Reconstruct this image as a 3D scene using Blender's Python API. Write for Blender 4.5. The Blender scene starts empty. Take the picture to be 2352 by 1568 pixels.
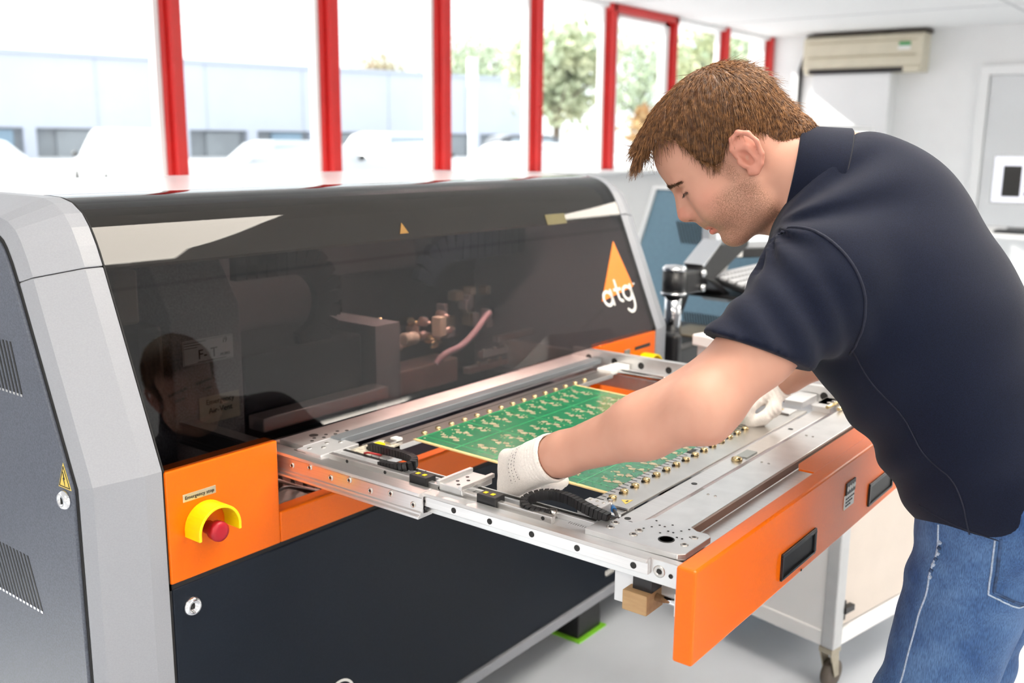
import bpy, bmesh, math, random
import numpy as np
from mathutils import Vector, Matrix
from mathutils.bvhtree import BVHTree

random.seed(7); np.random.seed(7)
S = bpy.context.scene
COL = S.collection

# ------------------------------------------------------------------ camera
cd = bpy.data.cameras.new('camera'); cam = bpy.data.objects.new('camera', cd); COL.objects.link(cam)
cd.sensor_width = 36.0; cd.lens = 34.745; cd.clip_start = 0.05; cd.clip_end = 400
CAM = Vector((-0.8303, -1.3161, 1.325))
right = Vector((0.60965868, -0.79260124, 0.00997835)); up = Vector((0.15215765, 0.12937342, 0.97985232)); back = Vector((-0.7779231, -0.59585719, 0.19947397))
m = Matrix((right, up, back)).transposed().to_4x4(); m.translation = CAM
cam.matrix_world = m
cd.dof.use_dof = True; cd.dof.focus_distance = 1.47; cd.dof.aperture_fstop = 4.0
S.camera = cam

# ------------------------------------------------------------------ sky, sun, exposure
w = bpy.data.worlds.new('sky'); S.world = w; w.use_nodes = True
bg = w.node_tree.nodes['Background']; bg.inputs['Color'].default_value = (0.93, 0.97, 1.0, 1); bg.inputs['Strength'].default_value = 1.45
sd = bpy.data.lights.new('sun', 'SUN'); sd.energy = 7.0; sd.angle = 0.01; sd.color = (1.0, 0.95, 0.87)
sun = bpy.data.objects.new('sun', sd); COL.objects.link(sun)
sun.rotation_euler = Vector((0.45, -1.0, -0.72)).to_track_quat('-Z', 'Y').to_euler()
sun.location = (0, 12, 12)
S.view_settings.view_transform = 'Standard'; S.view_settings.look = 'None'; S.view_settings.gamma = 1.0
S.view_settings.use_curve_mapping = False
S.view_settings.exposure = 0.62
LUM = 8.5       # radiance of the ceiling light panels

# ------------------------------------------------------------------ materials
MATS = {}
def mat(name, col, rough=0.5, metal=0.0, spec=0.5, coat=0.0, coat_rough=0.05, nscale=0, namt=0.0, bump=0.0, bscale=None,
        col2=None, emis=None, estr=0.0, sheen=0.0, stretch=(1, 1, 1), sss=0.0):
    if name in MATS: return MATS[name]
    M = bpy.data.materials.new(name); M.use_nodes = True; nt = M.node_tree; b = nt.nodes['Principled BSDF']
    b.inputs['Base Color'].default_value = (*col, 1); b.inputs['Roughness'].default_value = rough; b.inputs['Metallic'].default_value = metal
    b.inputs['Specular IOR Level'].default_value = spec; b.inputs['Coat Weight'].default_value = coat; b.inputs['Coat Roughness'].default_value = coat_rough
    if sheen: b.inputs['Sheen Weight'].default_value = sheen
    if sss:
        b.inputs['Subsurface Weight'].default_value = sss; b.inputs['Subsurface Radius'].default_value = (0.012, 0.005, 0.003); b.inputs['Subsurface Scale'].default_value = 0.6
    if emis: b.inputs['Emission Color'].default_value = (*emis, 1); b.inputs['Emission Strength'].default_value = estr
    if nscale:
        tc = nt.nodes.new('ShaderNodeTexCoord'); mp = nt.nodes.new('ShaderNodeMapping'); mp.inputs['Scale'].default_value = stretch
        nt.links.new(tc.outputs['Object'], mp.inputs['Vector'])
        n = nt.nodes.new('ShaderNodeTexNoise'); n.inputs['Scale'].default_value = nscale; n.inputs['Detail'].default_value = 4
        nt.links.new(mp.outputs['Vector'], n.inputs['Vector'])
        if namt or col2:
            r = nt.nodes.new('ShaderNodeValToRGB')
            c2 = col2 or tuple(min(1, c * (1 + namt)) for c in col); c1 = col if col2 else tuple(c * (1 - namt) for c in col)
            r.color_ramp.elements[0].position = 0.35; r.color_ramp.elements[1].position = 0.65
            r.color_ramp.elements[0].color = (*c1, 1); r.color_ramp.elements[1].color = (*c2, 1)
            nt.links.new(n.outputs['Fac'], r.inputs['Fac']); nt.links.new(r.outputs['Color'], b.inputs['Base Color'])
        if bump:
            src = n
            if bscale:
                src = nt.nodes.new('ShaderNodeTexNoise'); src.inputs['Scale'].default_value = bscale; src.inputs['Detail'].default_value = 3
                nt.links.new(mp.outputs['Vector'], src.inputs['Vector'])
            bp = nt.nodes.new('ShaderNodeBump'); bp.inputs['Strength'].default_value = bump; bp.inputs['Distance'].default_value = 0.001
            nt.links.new(src.outputs['Fac'], bp.inputs['Height']); nt.links.new(bp.outputs['Normal'], b.inputs['Normal'])
    MATS[name] = M; return M

def glass(name, tint, refl_rough=0.0, ior=1.5, tint_mix=1.0):
    """clear or tinted sheet: light passes straight through, mirror reflection by Fresnel"""
    if name in MATS: return MATS[name]
    M = bpy.data.materials.new(name); M.use_nodes = True; nt = M.node_tree; nt.nodes.clear()
    o = nt.nodes.new('ShaderNodeOutputMaterial'); mx = nt.nodes.new('ShaderNodeMixShader'); t = nt.nodes.new('ShaderNodeBsdfTransparent')
    g = nt.nodes.new('ShaderNodeBsdfGlossy'); fr = nt.nodes.new('ShaderNodeFresnel'); fr.inputs['IOR'].default_value = ior
    t.inputs['Color'].default_value = (*tint, 1); g.inputs['Roughness'].default_value = refl_rough
    ge = nt.nodes.new('ShaderNodeNewGeometry'); k1 = nt.nodes.new('ShaderNodeMath'); k1.operation = 'SUBTRACT'; k1.inputs[0].default_value = 1.0
    k2 = nt.nodes.new('ShaderNodeMath'); k2.operation = 'MULTIPLY'; nt.links.new(ge.outputs['Backfacing'], k1.inputs[1]); nt.links.new(fr.outputs['Fac'], k2.inputs[0]); nt.links.new(k1.outputs[0], k2.inputs[1])
    nt.links.new(k2.outputs[0], mx.inputs['Fac']); nt.links.new(t.outputs[0], mx.inputs[1]); nt.links.new(g.outputs[0], mx.inputs[2])
    nt.links.new(mx.outputs[0], o.inputs['Surface']); MATS[name] = M; return M

M_WHITE = mat('white_paint', (0.87, 0.875, 0.88), 0.6, nscale=3, namt=0.02)
M_CEIL = mat('ceiling_white', (0.87, 0.87, 0.87), 0.8, nscale=40, namt=0.02, bump=0.1)
M_RED = mat('red_frame_paint', (0.62, 0.018, 0.016), 0.35, nscale=5, namt=0.06)
M_FLOOR = mat('grey_epoxy_floor', (0.58, 0.62, 0.68), 0.13, spec=0.5, nscale=2.0, namt=0.05, bump=0.04, bscale=60)
M_SILVER = mat('silver_grey_paint', (0.31, 0.325, 0.36), 0.42, nscale=400, namt=0.03, bump=0.04)
M_PANEL = mat('dark_grey_speckled_panel', (0.105, 0.118, 0.15), 0.45, spec=0.3, nscale=350, namt=0.18, bump=0.10)
M_NAVY = mat('dark_front_panel', (0.0075, 0.012, 0.021), 0.42, spec=0.22, nscale=300, namt=0.1, bump=0.05)
M_ORANGE = mat('orange_paint', (0.86, 0.15, 0.0), 0.34, spec=0.35, nscale=260, namt=0.02, bump=0.10, bscale=420)
M_BLACK = mat('black_plastic', (0.012, 0.012, 0.014), 0.38, nscale=80, namt=0.15)
M_RUBBER = mat('black_rubber', (0.01, 0.01, 0.011), 0.75, nscale=80, namt=0.15)
M_ALU = mat('brushed_aluminium', (0.74, 0.72, 0.71), 0.28, 0.9, nscale=6, namt=0.04, stretch=(60, 1, 60), bump=0.04)
M_ALUX = mat('milled_aluminium', (0.73, 0.73, 0.73), 0.32, 0.85, nscale=25, namt=0.05, bump=0.03)
M_ALUPALE = mat('anodised_aluminium', (0.70, 0.705, 0.72), 0.40, 0.6, nscale=12, namt=0.04)
M_STEEL = mat('stainless_steel', (0.62, 0.60, 0.57), 0.28, 1.0, nscale=20, namt=0.05)
M_CHROME = mat('chrome', (0.80, 0.81, 0.83), 0.08, 1.0, nscale=5, namt=0.01)
M_BRASS = mat('brass', (0.70, 0.55, 0.30), 0.22, 1.0, nscale=30, namt=0.05)
M_HOLE = mat('dark_bore', (0.03, 0.03, 0.03), 0.5, 0.5, nscale=30, namt=0.1)
M_YELLOW = mat('yellow_plastic', (0.90, 0.68, 0.0), 0.38, nscale=30, namt=0.02)
M_REDBTN = mat('red_button', (0.42, 0.006, 0.02), 0.40, nscale=60, namt=0.06)
M_GREENPAD = mat('lime_pad', (0.22, 0.62, 0.03), 0.5, nscale=30, namt=0.05)
M_WOOD = mat('pale_wood', (0.46, 0.30, 0.15), 0.6, nscale=14, col2=(0.36, 0.215, 0.10), stretch=(6, 1, 6))
M_LABEL = mat('label_white', (0.80, 0.80, 0.78), 0.5, nscale=10, namt=0.01)
M_INK = mat('label_ink', (0.02, 0.02, 0.022), 0.5, nscale=10, namt=0.01)
M_SIGNY = mat('warning_yellow', (0.80, 0.60, 0.12), 0.4, nscale=10, namt=0.02)
M_GRANITE = mat('dark_granite', (0.33, 0.33, 0.34), 0.5, nscale=260, namt=0.35)
M_BEIGE = mat('beige_interior_paint', (0.60, 0.52, 0.42), 0.5, nscale=4, namt=0.03)
M_GREYIN = mat('grey_interior_paint', (0.30, 0.29, 0.30), 0.5, nscale=6, namt=0.05)
M_PCB = mat('green_solder_mask', (0.005, 0.16, 0.06), 0.22, nscale=45, col2=(0.008, 0.21, 0.085), coat=0.3)
M_PCBL = mat('light_green_trace', (0.04, 0.32, 0.13), 0.25, nscale=45, namt=0.08, coat=0.3)
M_PAD = mat('gold_pads', (0.50, 0.42, 0.28), 0.38, 0.35, nscale=220, namt=0.25)
M_PCBEDGE = mat('pale_laminate_edge', (0.80, 0.58, 0.26), 0.45, nscale=40, namt=0.08)
M_GLASSDARK = glass('smoked_acrylic', (0.385, 0.385, 0.39), 0.0, 1.6)
M_PANE = glass('window_pane', (0.97, 0.985, 0.985), 0.0, 1.45)
M_BLUE = mat('steel_blue_paint', (0.17, 0.29, 0.375), 0.42, nscale=60, namt=0.04)
M_CREAM = mat('cream_plastic', (0.66, 0.61, 0.48), 0.45, nscale=8, namt=0.03)

# ------------------------------------------------------------------ mesh helpers
class MB:
    def __init__(s): s.v = []; s.f = []; s.sm = []
    def add(s, v, f, smooth=False):
        o = len(s.v); s.v += [tuple(p) for p in v]; s.f += [tuple(i + o for i in q) for q in f]; s.sm += [smooth] * len(f); return s
    def box(s, x0, x1, y0, y1, z0, z1, M=None):
        v = [(x, y, z) for z in (z0, z1) for y in (y0, y1) for x in (x0, x1)]
        if M is not None: v = [M @ Vector(p) for p in v]
        return s.add(v, [(0, 2, 3, 1), (4, 5, 7, 6), (0, 1, 5, 4), (2, 6, 7, 3), (0, 4, 6, 2), (1, 3, 7, 5)])
    def cb(s, c, d, M=None):
        return s.box(c[0] - d[0] / 2, c[0] + d[0] / 2, c[1] - d[1] / 2, c[1] + d[1] / 2, c[2] - d[2] / 2, c[2] + d[2] / 2, M)
    def ring(s, loops, closed=True, cap=True, smooth=False):
        """loft a list of equal-length vertex loops"""
        n = len(loops[0]); v = [p for L in loops for p in L]; f = []
        for i in range(len(loops) - 1):
            for j in range(n if closed else n - 1):
                a = i * n + j; b = i * n + (j + 1) % n; f.append((a, b, b + n, a + n))
        s.add(v, f, smooth)
        if cap:
            s.add(loops[0], [tuple(range(n - 1, -1, -1))]); s.add(loops[-1], [tuple(range(n))])
        return s
    def cyl(s, p0, p1, r0, r1=None, n=16, smooth=True, cap=True):
        r1 = r0 if r1 is None else r1; p0 = Vector(p0); p1 = Vector(p1); d = (p1 - p0).normalized()
        a = d.orthogonal().normalized(); b = d.cross(a)
        L = [[c + (a * math.cos(2 * math.pi * k / n) + b * math.sin(2 * math.pi * k / n)) * r for k in range(n)] for c, r in ((p0, r0), (p1, r1))]
        return s.ring(L, cap=cap, smooth=smooth)
    def lathe(s, o, d, prof, n=20, smooth=True):
        """prof: list of (r, h) along axis d"""
        o = Vector(o); d = Vector(d).normalized(); a = d.orthogonal().normalized(); b = d.cross(a)
        L = [[o + d * h + (a * math.cos(2 * math.pi * k / n) + b * math.sin(2 * math.pi * k / n)) * max(r, 1e-5) for k in range(n)] for r, h in prof]
        return s.ring(L, cap=True, smooth=smooth)
    def tube(s, pts, r, n=8, smooth=True):
        pts = [Vector(p) for p in pts]; loops = []; a = None
        for i, p in enumerate(pts):
            t = (pts[min(i + 1, len(pts) - 1)] - pts[max(i - 1, 0)]).normalized()
            if a is None: a = t.orthogonal().normalized()
            a = (a - t * a.dot(t)).normalized(); b = t.cross(a); rr = r[i] if isinstance(r, (list, tuple)) else r
            loops.append([p + (a * math.cos(2 * math.pi * k / n) + b * math.sin(2 * math.pi * k / n)) * rr for k in range(n)])
        return s.ring(loops, smooth=smooth)
    def sweep(s, pts, w, h, upv=(0, 0, 1)):
        """rectangular section w (sideways) x h (along up) swept along pts"""
        pts = [Vector(p) for p in pts]; loops = []; upv = Vector(upv)
        for i, p in enumerate(pts):
            t = (pts[min(i + 1, len(pts) - 1)] - pts[max(i - 1, 0)]).normalized(); sd_ = t.cross(upv).normalized(); u_ = sd_.cross(t)
            loops.append([p + sd_ * (w / 2 * a) + u_ * (h / 2 * b) for a, b in ((-1, -1), (1, -1), (1, 1), (-1, 1))])
        return s.ring(loops)
    def prism(s, poly, ax, a0, a1):
        """2-D polygon extruded along axis ax ('x': poly=(y,z), 'y': (x,z), 'z': (x,y))"""
        def P(p, h): return (h, p[0], p[1]) if ax == 'x' else ((p[0], h, p[1]) if ax == 'y' else (p[0], p[1], h))
        return s.ring([[P(p, a0) for p in poly], [P(p, a1) for p in poly]])
    def ball(s, c, r, n=12, m_=8):
        c = Vector(c); rr = r if isinstance(r, (tuple, list)) else (r, r, r); L = []
        for i in range(m_ + 1):
            th = math.pi * i / m_; L.append([c + Vector((math.sin(th) * math.cos(2 * math.pi * k / n) * rr[0], math.sin(th) * math.sin(2 * math.pi * k / n) * rr[1], math.cos(th) * rr[2])) for k in range(n)])
        return s.ring(L, cap=False, smooth=True)
    def mesh(s, name):
        me = bpy.data.meshes.new(name); me.from_pydata(s.v, [], s.f); me.polygons.foreach_set('use_smooth', s.sm)
        b = bmesh.new(); b.from_mesh(me); bmesh.ops.remove_doubles(b, verts=b.verts, dist=1e-6); bmesh.ops.recalc_face_normals(b, faces=b.faces); b.to_mesh(me); b.free()
        return me
    def build(s, name, m, parent=None, bevel=0, seg=2, label=None):
        me = s.mesh(name); o = bpy.data.objects.new(name, me); COL.objects.link(o); me.materials.append(m)
        if bevel:
            md = o.modifiers.new('bevel', 'BEVEL'); md.width = bevel; md.segments = seg; md.limit_method = 'ANGLE'; md.angle_limit = math.radians(40)
            md.harden_normals = False
        setp(o, parent)
        if label: o['label'] = label
        return o

WORLD = set()
def setp(o, parent):
    if parent is None: return
    o.parent = parent
    if parent.name in WORLD: o.matrix_parent_inverse = Matrix.Translation(-Vector(parent.location))

def tag(o, label, cat, group=None, kind=None):
    o['label'] = label
    if cat: o['category'] = cat
    if group: o['group'] = group
    if kind: o['kind'] = kind
    return o
def struct(o, label=None):
    o['kind'] = 'structure'
    if label: o['label'] = label
    return o
def thing(name, label, cat, loc=(0, 0, 0), rotz=0, group=None, world=False):
    o = bpy.data.objects.new(name, None); COL.objects.link(o); o.location = loc; o.rotation_euler = (0, 0, rotz); o.empty_display_size = 0.05
    if world: WORLD.add(o.name)
    return tag(o, label, cat, group)
def inst(o, parent, loc=None, rot=None, name=None):
    c = o.copy(); COL.objects.link(c); c.parent = parent
    if loc is not None: c.location = loc
    if rot is not None: c.rotation_euler = rot
    return c
def copy_tree(o, parent=None):
    c = o.copy(); COL.objects.link(c); c.parent = parent
    for ch in list(o.children): copy_tree(ch, c)
    return c
def text(name, body, size, M, m, parent, depth=0.0003, align='CENTER', squeeze=1.0):
    cu = bpy.data.curves.new(name, 'FONT'); cu.body = body; cu.size = size; cu.extrude = depth; cu.align_x = align; cu.align_y = 'CENTER'; cu.resolution_u = 3
    t = bpy.data.objects.new(name + '_tmp', cu); COL.objects.link(t)
    dg = bpy.context.evaluated_depsgraph_get(); me = bpy.data.meshes.new_from_object(t.evaluated_get(dg)); bpy.data.objects.remove(t)
    me.transform(M @ Matrix.Diagonal((squeeze, 1, 1, 1))); me.materials.clear(); me.materials.append(m)
    o = bpy.data.objects.new(name, me); COL.objects.link(o); setp(o, parent); return o
def frame(o, x, y):
    """4x4 placing local x,y axes at o"""
    x = Vector(x).normalized(); y = Vector(y).normalized(); z = x.cross(y).normalized(); M = Matrix((x, y, z)).transposed().to_4x4(); M.translation = Vector(o); return M

# ================================================================== ROOM
X0, X1, Y0, YW, ZC = -4.0, 9.8, -5.0, 3.3, 2.45
struct(MB().box(X0 - .2, X1 + .2, Y0 - .2, YW + .25, -.1, 0).build('floor', M_FLOOR), 'pale grey glossy epoxy floor')
ceil = struct(MB().box(X0 - .2, X1 + .2, Y0 - .2, YW + .25, ZC, ZC + .15).build('ceiling', M_CEIL), 'white ceiling')
# thin shadow joints of the ceiling boards, recessed strips
cj = MB()
for x in (8.3, 6.5): cj.box(x, x + .02, Y0, YW - .02, ZC - .004, ZC + .01)
for y in (.6, -1.8): cj.box(X0, X1, y, y + .02, ZC - .004, ZC + .01)
struct(cj.build('trim_1', mat('ceiling_joint', (0.62, 0.63, 0.64), 0.8, nscale=20, namt=0.03)), 'pale joint strips of the white ceiling')
struct(MB().box(X0 - .2, X0, Y0 - .2, YW + .25, 0, ZC).build('wall_left', M_WHITE))
struct(MB().box(X0, X1, Y0 - .2, Y0, 0, ZC).build('wall_front', M_WHITE))
struct(MB().box(X1, X1 + .2, Y0 - .2, YW + .25, 0, ZC).build('wall_right', M_WHITE), 'white end wall with the air conditioner')
SILL = 1.085
struct(MB().box(X0, X1, YW + .02, YW + .2, 0, SILL - .03).build('wall_back', M_WHITE), 'low white wall under the window row')
struct(MB().box(X0, X1, YW - .22, YW + .2, SILL - .03, SILL).build('trim_2', mat('gloss_white_ledge', (0.80, 0.81, 0.83), 0.15, nscale=3, namt=0.01), bevel=.006), 'glossy white window ledge')
struct(MB().box(X0, X1, YW - .02, YW + .2, ZC - .035, ZC - .001).build('trim_3', M_WHITE), 'white header above the window row')
# red posts: flat face, narrower raised nose, white pane bead either side
posts = [2.296 - 1.066 * k for k in range(5, 0, -1)] + [2.296, 3.378, 4.395, 5.471, 6.52, 7.581, 8.67, 9.765]
for i, x in enumerate(posts):
    wdt = {3.378: .145, 4.395: .15}.get(x, .118)
    t = struct(MB().box(x - wdt / 2, x + wdt / 2, YW - .005, YW + .09, SILL, ZC - .002).box(x - wdt * .30, x + wdt * .22, YW - .05, YW - .003, SILL, ZC - .002)
               .build('trim_%d' % (i + 4), M_RED, bevel=.008), 'red painted window post')
    struct(MB().box(x - wdt / 2 - .035, x - wdt / 2 - .001, YW + .02, YW + .07, SILL, ZC - .036).build('trim_%d' % (i + 40), M_WHITE), 'white glazing bead beside a red post')
for i in range(len(posts) - 1):
    struct(MB().box(posts[i] + .06, posts[i + 1] - .06, YW + .04, YW + .052, SILL, ZC - .036).build('window_%d' % (i + 1), M_PANE), 'clear window pane between red posts')
# the framed light between two posts: red head rail, white inner frame
struct(MB().box(6.46, 7.62, YW - .05, YW + .08, ZC - .065, ZC - .003).build('trim_70', M_RED, bevel=.006), 'red head rail of one framed window')
struct(MB().box(7.44, 7.52, YW + .0, YW + .06, SILL, ZC - .07).box(6.60, 6.64, YW, YW + .06, SILL, ZC - .07).box(6.6, 7.52, YW, YW + .06, ZC - .10, ZC - .07).build('trim_71', M_WHITE), 'white inner frame of one framed window')

# ceiling light panels: shallow tray with a glowing diffuser
def luminaire(x, y, label):
    t = thing('ceiling_light', label, 'ceiling light', (x, y, ZC), group='ceiling light panels')
    b = MB(); 
    for a in ((-.62, .62, -.57, -.55), (-.62, .62, .55, .57), (-.62, -.60, -.55, .55), (.60, .62, -.55, .55)): b.box(*a, -.03, -.0005)
    b.build('frame', M_WHITE, t)
    MB().box(-.60, .60, -.55, .55, -.02, -.0005).build('diffuser', mat('warm_diffuser', (0.9, 0.9, 0.9), 0.5, emis=(1.0, 0.91, 0.79), estr=LUM), t)
for x, y in ((-2.1, -.95), (.9, -.95), (4.75, -.95), (-2.1, -4.2), (.9, -4.2), (3.9, -4.2), (6.9, -4.2)):
    luminaire(x, y, 'flat rectangular ceiling light panel with warm diffuser')

# door in the end wall
d = struct(MB().box(X1 - .03, X1 - .001, .15, 1.03, 0, 1.98).build('door_1', mat('door_grey_white', (0.72, 0.735, 0.75), 0.45, nscale=3, namt=0.02), bevel=.004), 'pale grey door in the end wall')
MB().cyl((X1 - .03, .27, 1.86), (X1 - .06, .27, 1.86), .012).box(X1 - .075, X1 - .055, .26, .28, 1.76, 1.90).build('door_closer', M_BLACK, d)
struct(MB().box(X1 - .05, X1 - .0005, 1.035, 1.13, 0, 2.08).box(X1 - .05, X1 - .0005, .05, .145, 0, 2.08).box(X1 - .05, X1 - .0005, .145, 1.035, 1.985, 2.08).build('trim_72', M_WHITE, bevel=.005), 'white door frame on the end wall')
# white boxed-in duct panel standing proud of the end wall under the air conditioner
struct(MB().box(X1 - .22, X1 - .001, 1.92, 2.72, 0.0, 2.03).build('trim_73', mat('duct_panel_white', (0.82, 0.83, 0.84), 0.5, nscale=3, namt=0.01), bevel=.01), 'white boxed duct panel under the air conditioner')

ac = thing('air_conditioner', 'cream wall air conditioner with a green and white energy label', 'air conditioner', (X1 - .02, 2.22, 2.05), world=True)
xa = X1 - .25
MB().prism([(X1 - .001, 2.03), (xa + .06, 2.03), (xa, 2.10), (xa, 2.38), (xa + .04, 2.405), (X1 - .001, 2.405)], 'y', 1.62, 2.83).build('housing', M_CREAM, ac, bevel=.012)
MB().box(xa - .008, xa + .004, 1.68, 2.77, 2.185, 2.20).box(xa - .008, xa + .004, 1.68, 2.77, 2.33, 2.34).build('grille_line', mat('cream_shadow_line', (0.45, 0.40, 0.28), 0.6, nscale=9, namt=.03), ac)
MB().box(xa + .004, xa + .05, 1.80, 2.76, 2.03, 2.075).build('outlet_flap', M_BLACK, ac, bevel=.004)
MB().box(xa + .0, xa + .05, 1.64, 1.80, 2.028, 2.085).build('outlet_cover', M_CREAM, ac, bevel=.004)
MB().box(xa - .006, xa + .002, 1.74, 1.86, 2.24, 2.28).build('energy_label', M_LABEL, ac); MB().box(xa - .007, xa + .002, 1.74, 1.85, 2.28, 2.315).build('energy_label_band', mat('label_green', (0.05, 0.32, 0.10), 0.5, nscale=9, namt=.02), ac)
MB().box(xa + .03, X1 - .001, 1.60, 2.80, 2.406, 2.43).build('wall_gap_shadow_plate', mat('gap_shade_dark', (0.06, 0.05, 0.04), 0.7, nscale=9, namt=.1), ac)  # dark plate painted in for the shade above the housing
tag(MB().tube([(X1 - .03, 2.86, 2.44), (X1 - .03, 2.87, 2.30), (X1 - .03, 2.93, 2.1), (X1 - .03, 2.93, 1.0), (X1 - .03, 2.93, .1)], .025).build('cable', M_BLACK), 'black cable run down the end wall beside the air conditioner', 'cable')

# ================================================================== OUTSIDE
M_ASPH = mat('pale_concrete_yard', (0.50, 0.50, 0.51), 0.8, nscale=.6, namt=.06)
struct(MB().box(-60, 160, YW + .26, 140, -.4, -.15).build('floor_outside', M_ASPH), 'pale concrete car park outside')
# long pale warehouse
wa = Vector((33.025, 68.437, 0)); wb = Vector((76.938, 56.283, 0)); wd = (wb - wa).normalized(); wn = Vector((-wd.y, wd.x, 0))
ware = thing('warehouse', 'long pale grey clad warehouse beyond the car park', 'building', tuple(wa), math.atan2(wd.y, wd.x))
M_CLAD = mat('pale_lilac_cladding', (0.58, 0.61, 0.70), 0.6, nscale=.25, namt=.03)
M_CLAD2 = mat('cladding_trim', (0.50, 0.54, 0.63), 0.6, nscale=.25, namt=.03)
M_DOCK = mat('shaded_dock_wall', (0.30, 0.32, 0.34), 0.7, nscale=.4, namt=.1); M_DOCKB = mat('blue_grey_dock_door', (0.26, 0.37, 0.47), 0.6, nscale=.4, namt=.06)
MB().box(-45, 47, 0, 14, 1.85, 6.8).build('cladding_wall', M_CLAD, ware); MB().box(-45.2, 47.2, -.2, 14.2, 6.8, 7.05).build('parapet', M_CLAD2, ware)
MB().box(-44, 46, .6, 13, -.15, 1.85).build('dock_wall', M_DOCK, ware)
k = 0
x = -40.0
while x < 44:
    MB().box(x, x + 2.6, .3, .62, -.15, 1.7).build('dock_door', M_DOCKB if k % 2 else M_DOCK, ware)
    MB().box(x + 3.2, x + 4.0, -.1, .65, -.15, 1.9).build('pillar', M_CLAD, ware); x += 5.4; k += 1
for x in range(-42, 46, 8): MB().box(x, x + .12, -.06, .02, 1.9, 6.8).build('cladding_joint', M_CLAD2, ware)
hs = thing('office_block', 'pale blue glazed block seen through the end windows', 'building', (60, 26, -.15), -.25)
MB().box(0, 20, -6, 6, 0, 9).build('wall', mat('pale_blue_render', (0.50, 0.62, 0.75), 0.6, nscale=.3, namt=.04), hs)
for i in range(5):
    for j in range(3): MB().box(-.08, .05, -5 + i * 2.1, -3.6 + i * 2.1, 1 + j * 2.7, 2.7 + j * 2.7).build('window', mat('far_window', (0.25, 0.36, 0.46), 0.2, nscale=1, namt=.05), hs)

# cars
M_GLS = mat('car_glass', (0.34, 0.40, 0.45), 0.08, nscale=1, namt=.02); M_TYRE = mat('tyre', (0.03, 0.03, 0.03), 0.8, nscale=20, namt=.1)
def car(loc, rot, label, paint, van=False):
    t = thing('car', label, 'car', loc, rot, None)
    H_ = 1.42 if not van else 1.66
    low = [(-2.1, .35), (-2.12, .78), (-1.9, .92), (-1.05, .98), (1.2, .98), (1.95, .86), (2.12, .6), (2.1, .35)]
    top = [(-1.75, .95), (-1.35, H_ - .08), (-1.0, H_), (.35, H_), (.62, H_ - .05), (1.25, .97)]
    b = MB().prism(low, 'y', -.88, .88)
    L = [[(x, -.86 if z < 1 else -.66, z) for x, z in top], [(x, .86 if z < 1 else .66, z) for x, z in top]]; b.ring(L)
    b.build('body', mat('car_paint_' + paint, {'white': (.80, .81, .83), 'silver': (.55, .57, .60), 'dark': (.08, .085, .10)}[paint], 0.25, coat=.5, nscale=2, namt=.02), t, bevel=.06, seg=3)
    for s_ in (-1, 1):
        MB().add([(-1.25, s_ * .80, 1.03), (.95, s_ * .80, 1.03), (.42, s_ * .70, H_ - .12), (-1.02, s_ * .70, H_ - .12), (-1.25, s_ * .77, 1.03), (.95, s_ * .77, 1.03), (.42, s_ * .67, H_ - .12), (-1.02, s_ * .67, H_ - .12)],
                 [(0, 1, 2, 3), (7, 6, 5, 4), (0, 4, 5, 1), (1, 5, 6, 2), (2, 6, 7, 3), (3, 7, 4, 0)]).build('side_window', M_GLS, t)
        for x in (-1.35, 1.35): MB().lathe((x, s_ * .68, .33), (0, s_, 0), [(.33, 0), (.34, .08), (.32, .2), (.2, .215), (.05, .2)]).build('wheel', M_TYRE, t)
        MB().ball((1.0, s_ * .98, 1.03), (.10, .07, .07)).build('wing_mirror', M_BLACK, t)
    MB().add([(1.22, -.68, 1.02), (1.22, .68, 1.02), (.72, .58, H_ - .1), (.72, -.58, H_ - .1), (1.18, -.68, 1.02), (1.18, .68, 1.02), (.68, .58, H_ - .1), (.68, -.58, H_ - .1)],
             [(0, 1, 2, 3), (7, 6, 5, 4), (0, 4, 5, 1), (1, 5, 6, 2), (2, 6, 7, 3), (3, 7, 4, 0)]).build('windscreen', M_GLS, t)
    return t
A_ = math.atan2(-.55, .8)
car((8.6, 21.6, -.15), A_ + 2.9, 'white car with a round black mirror parked at the far end of the row', 'white')
car((13.2, 21.6, -.15), A_ + 1.9, 'white hatchback parked between the white car and the silver saloon', 'white', True)
car((15.4, 17.4, -.15), A_ + .25, 'pale silver saloon parked side-on in the row', 'silver')
car((20.2, 18.8, -.15), A_ + .5, 'white estate car with a tall roof parked next to the silver saloon', 'white', True)
car((27.2, 19.4, -.15), A_ + .1, 'dark grey van-shaped car standing behind the parked row', 'dark', True)
car((19.8, 13.6, -.15), A_ + .3, 'white car parked beside the white lamp post', 'white')
car((27.0, 14.0, -.15), A_ + .5, 'white car parked beyond the lamp post near the pedestrians', 'white')
lp = thing('lamp_post', 'white lamp post standing in the car park', 'lamp post', (27.5, 22.3, -.15), world=True)
MB().cyl((27.5, 22.3, -.15), (27.5, 22.3, 3.2), .16, .13).build('pole', M_WHITE, lp); MB().cyl((27.5, 22.3, 3.2), (27.5, 22.3, 4.2), .2, .19).build('lamp_head', M_WHITE, lp)

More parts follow.
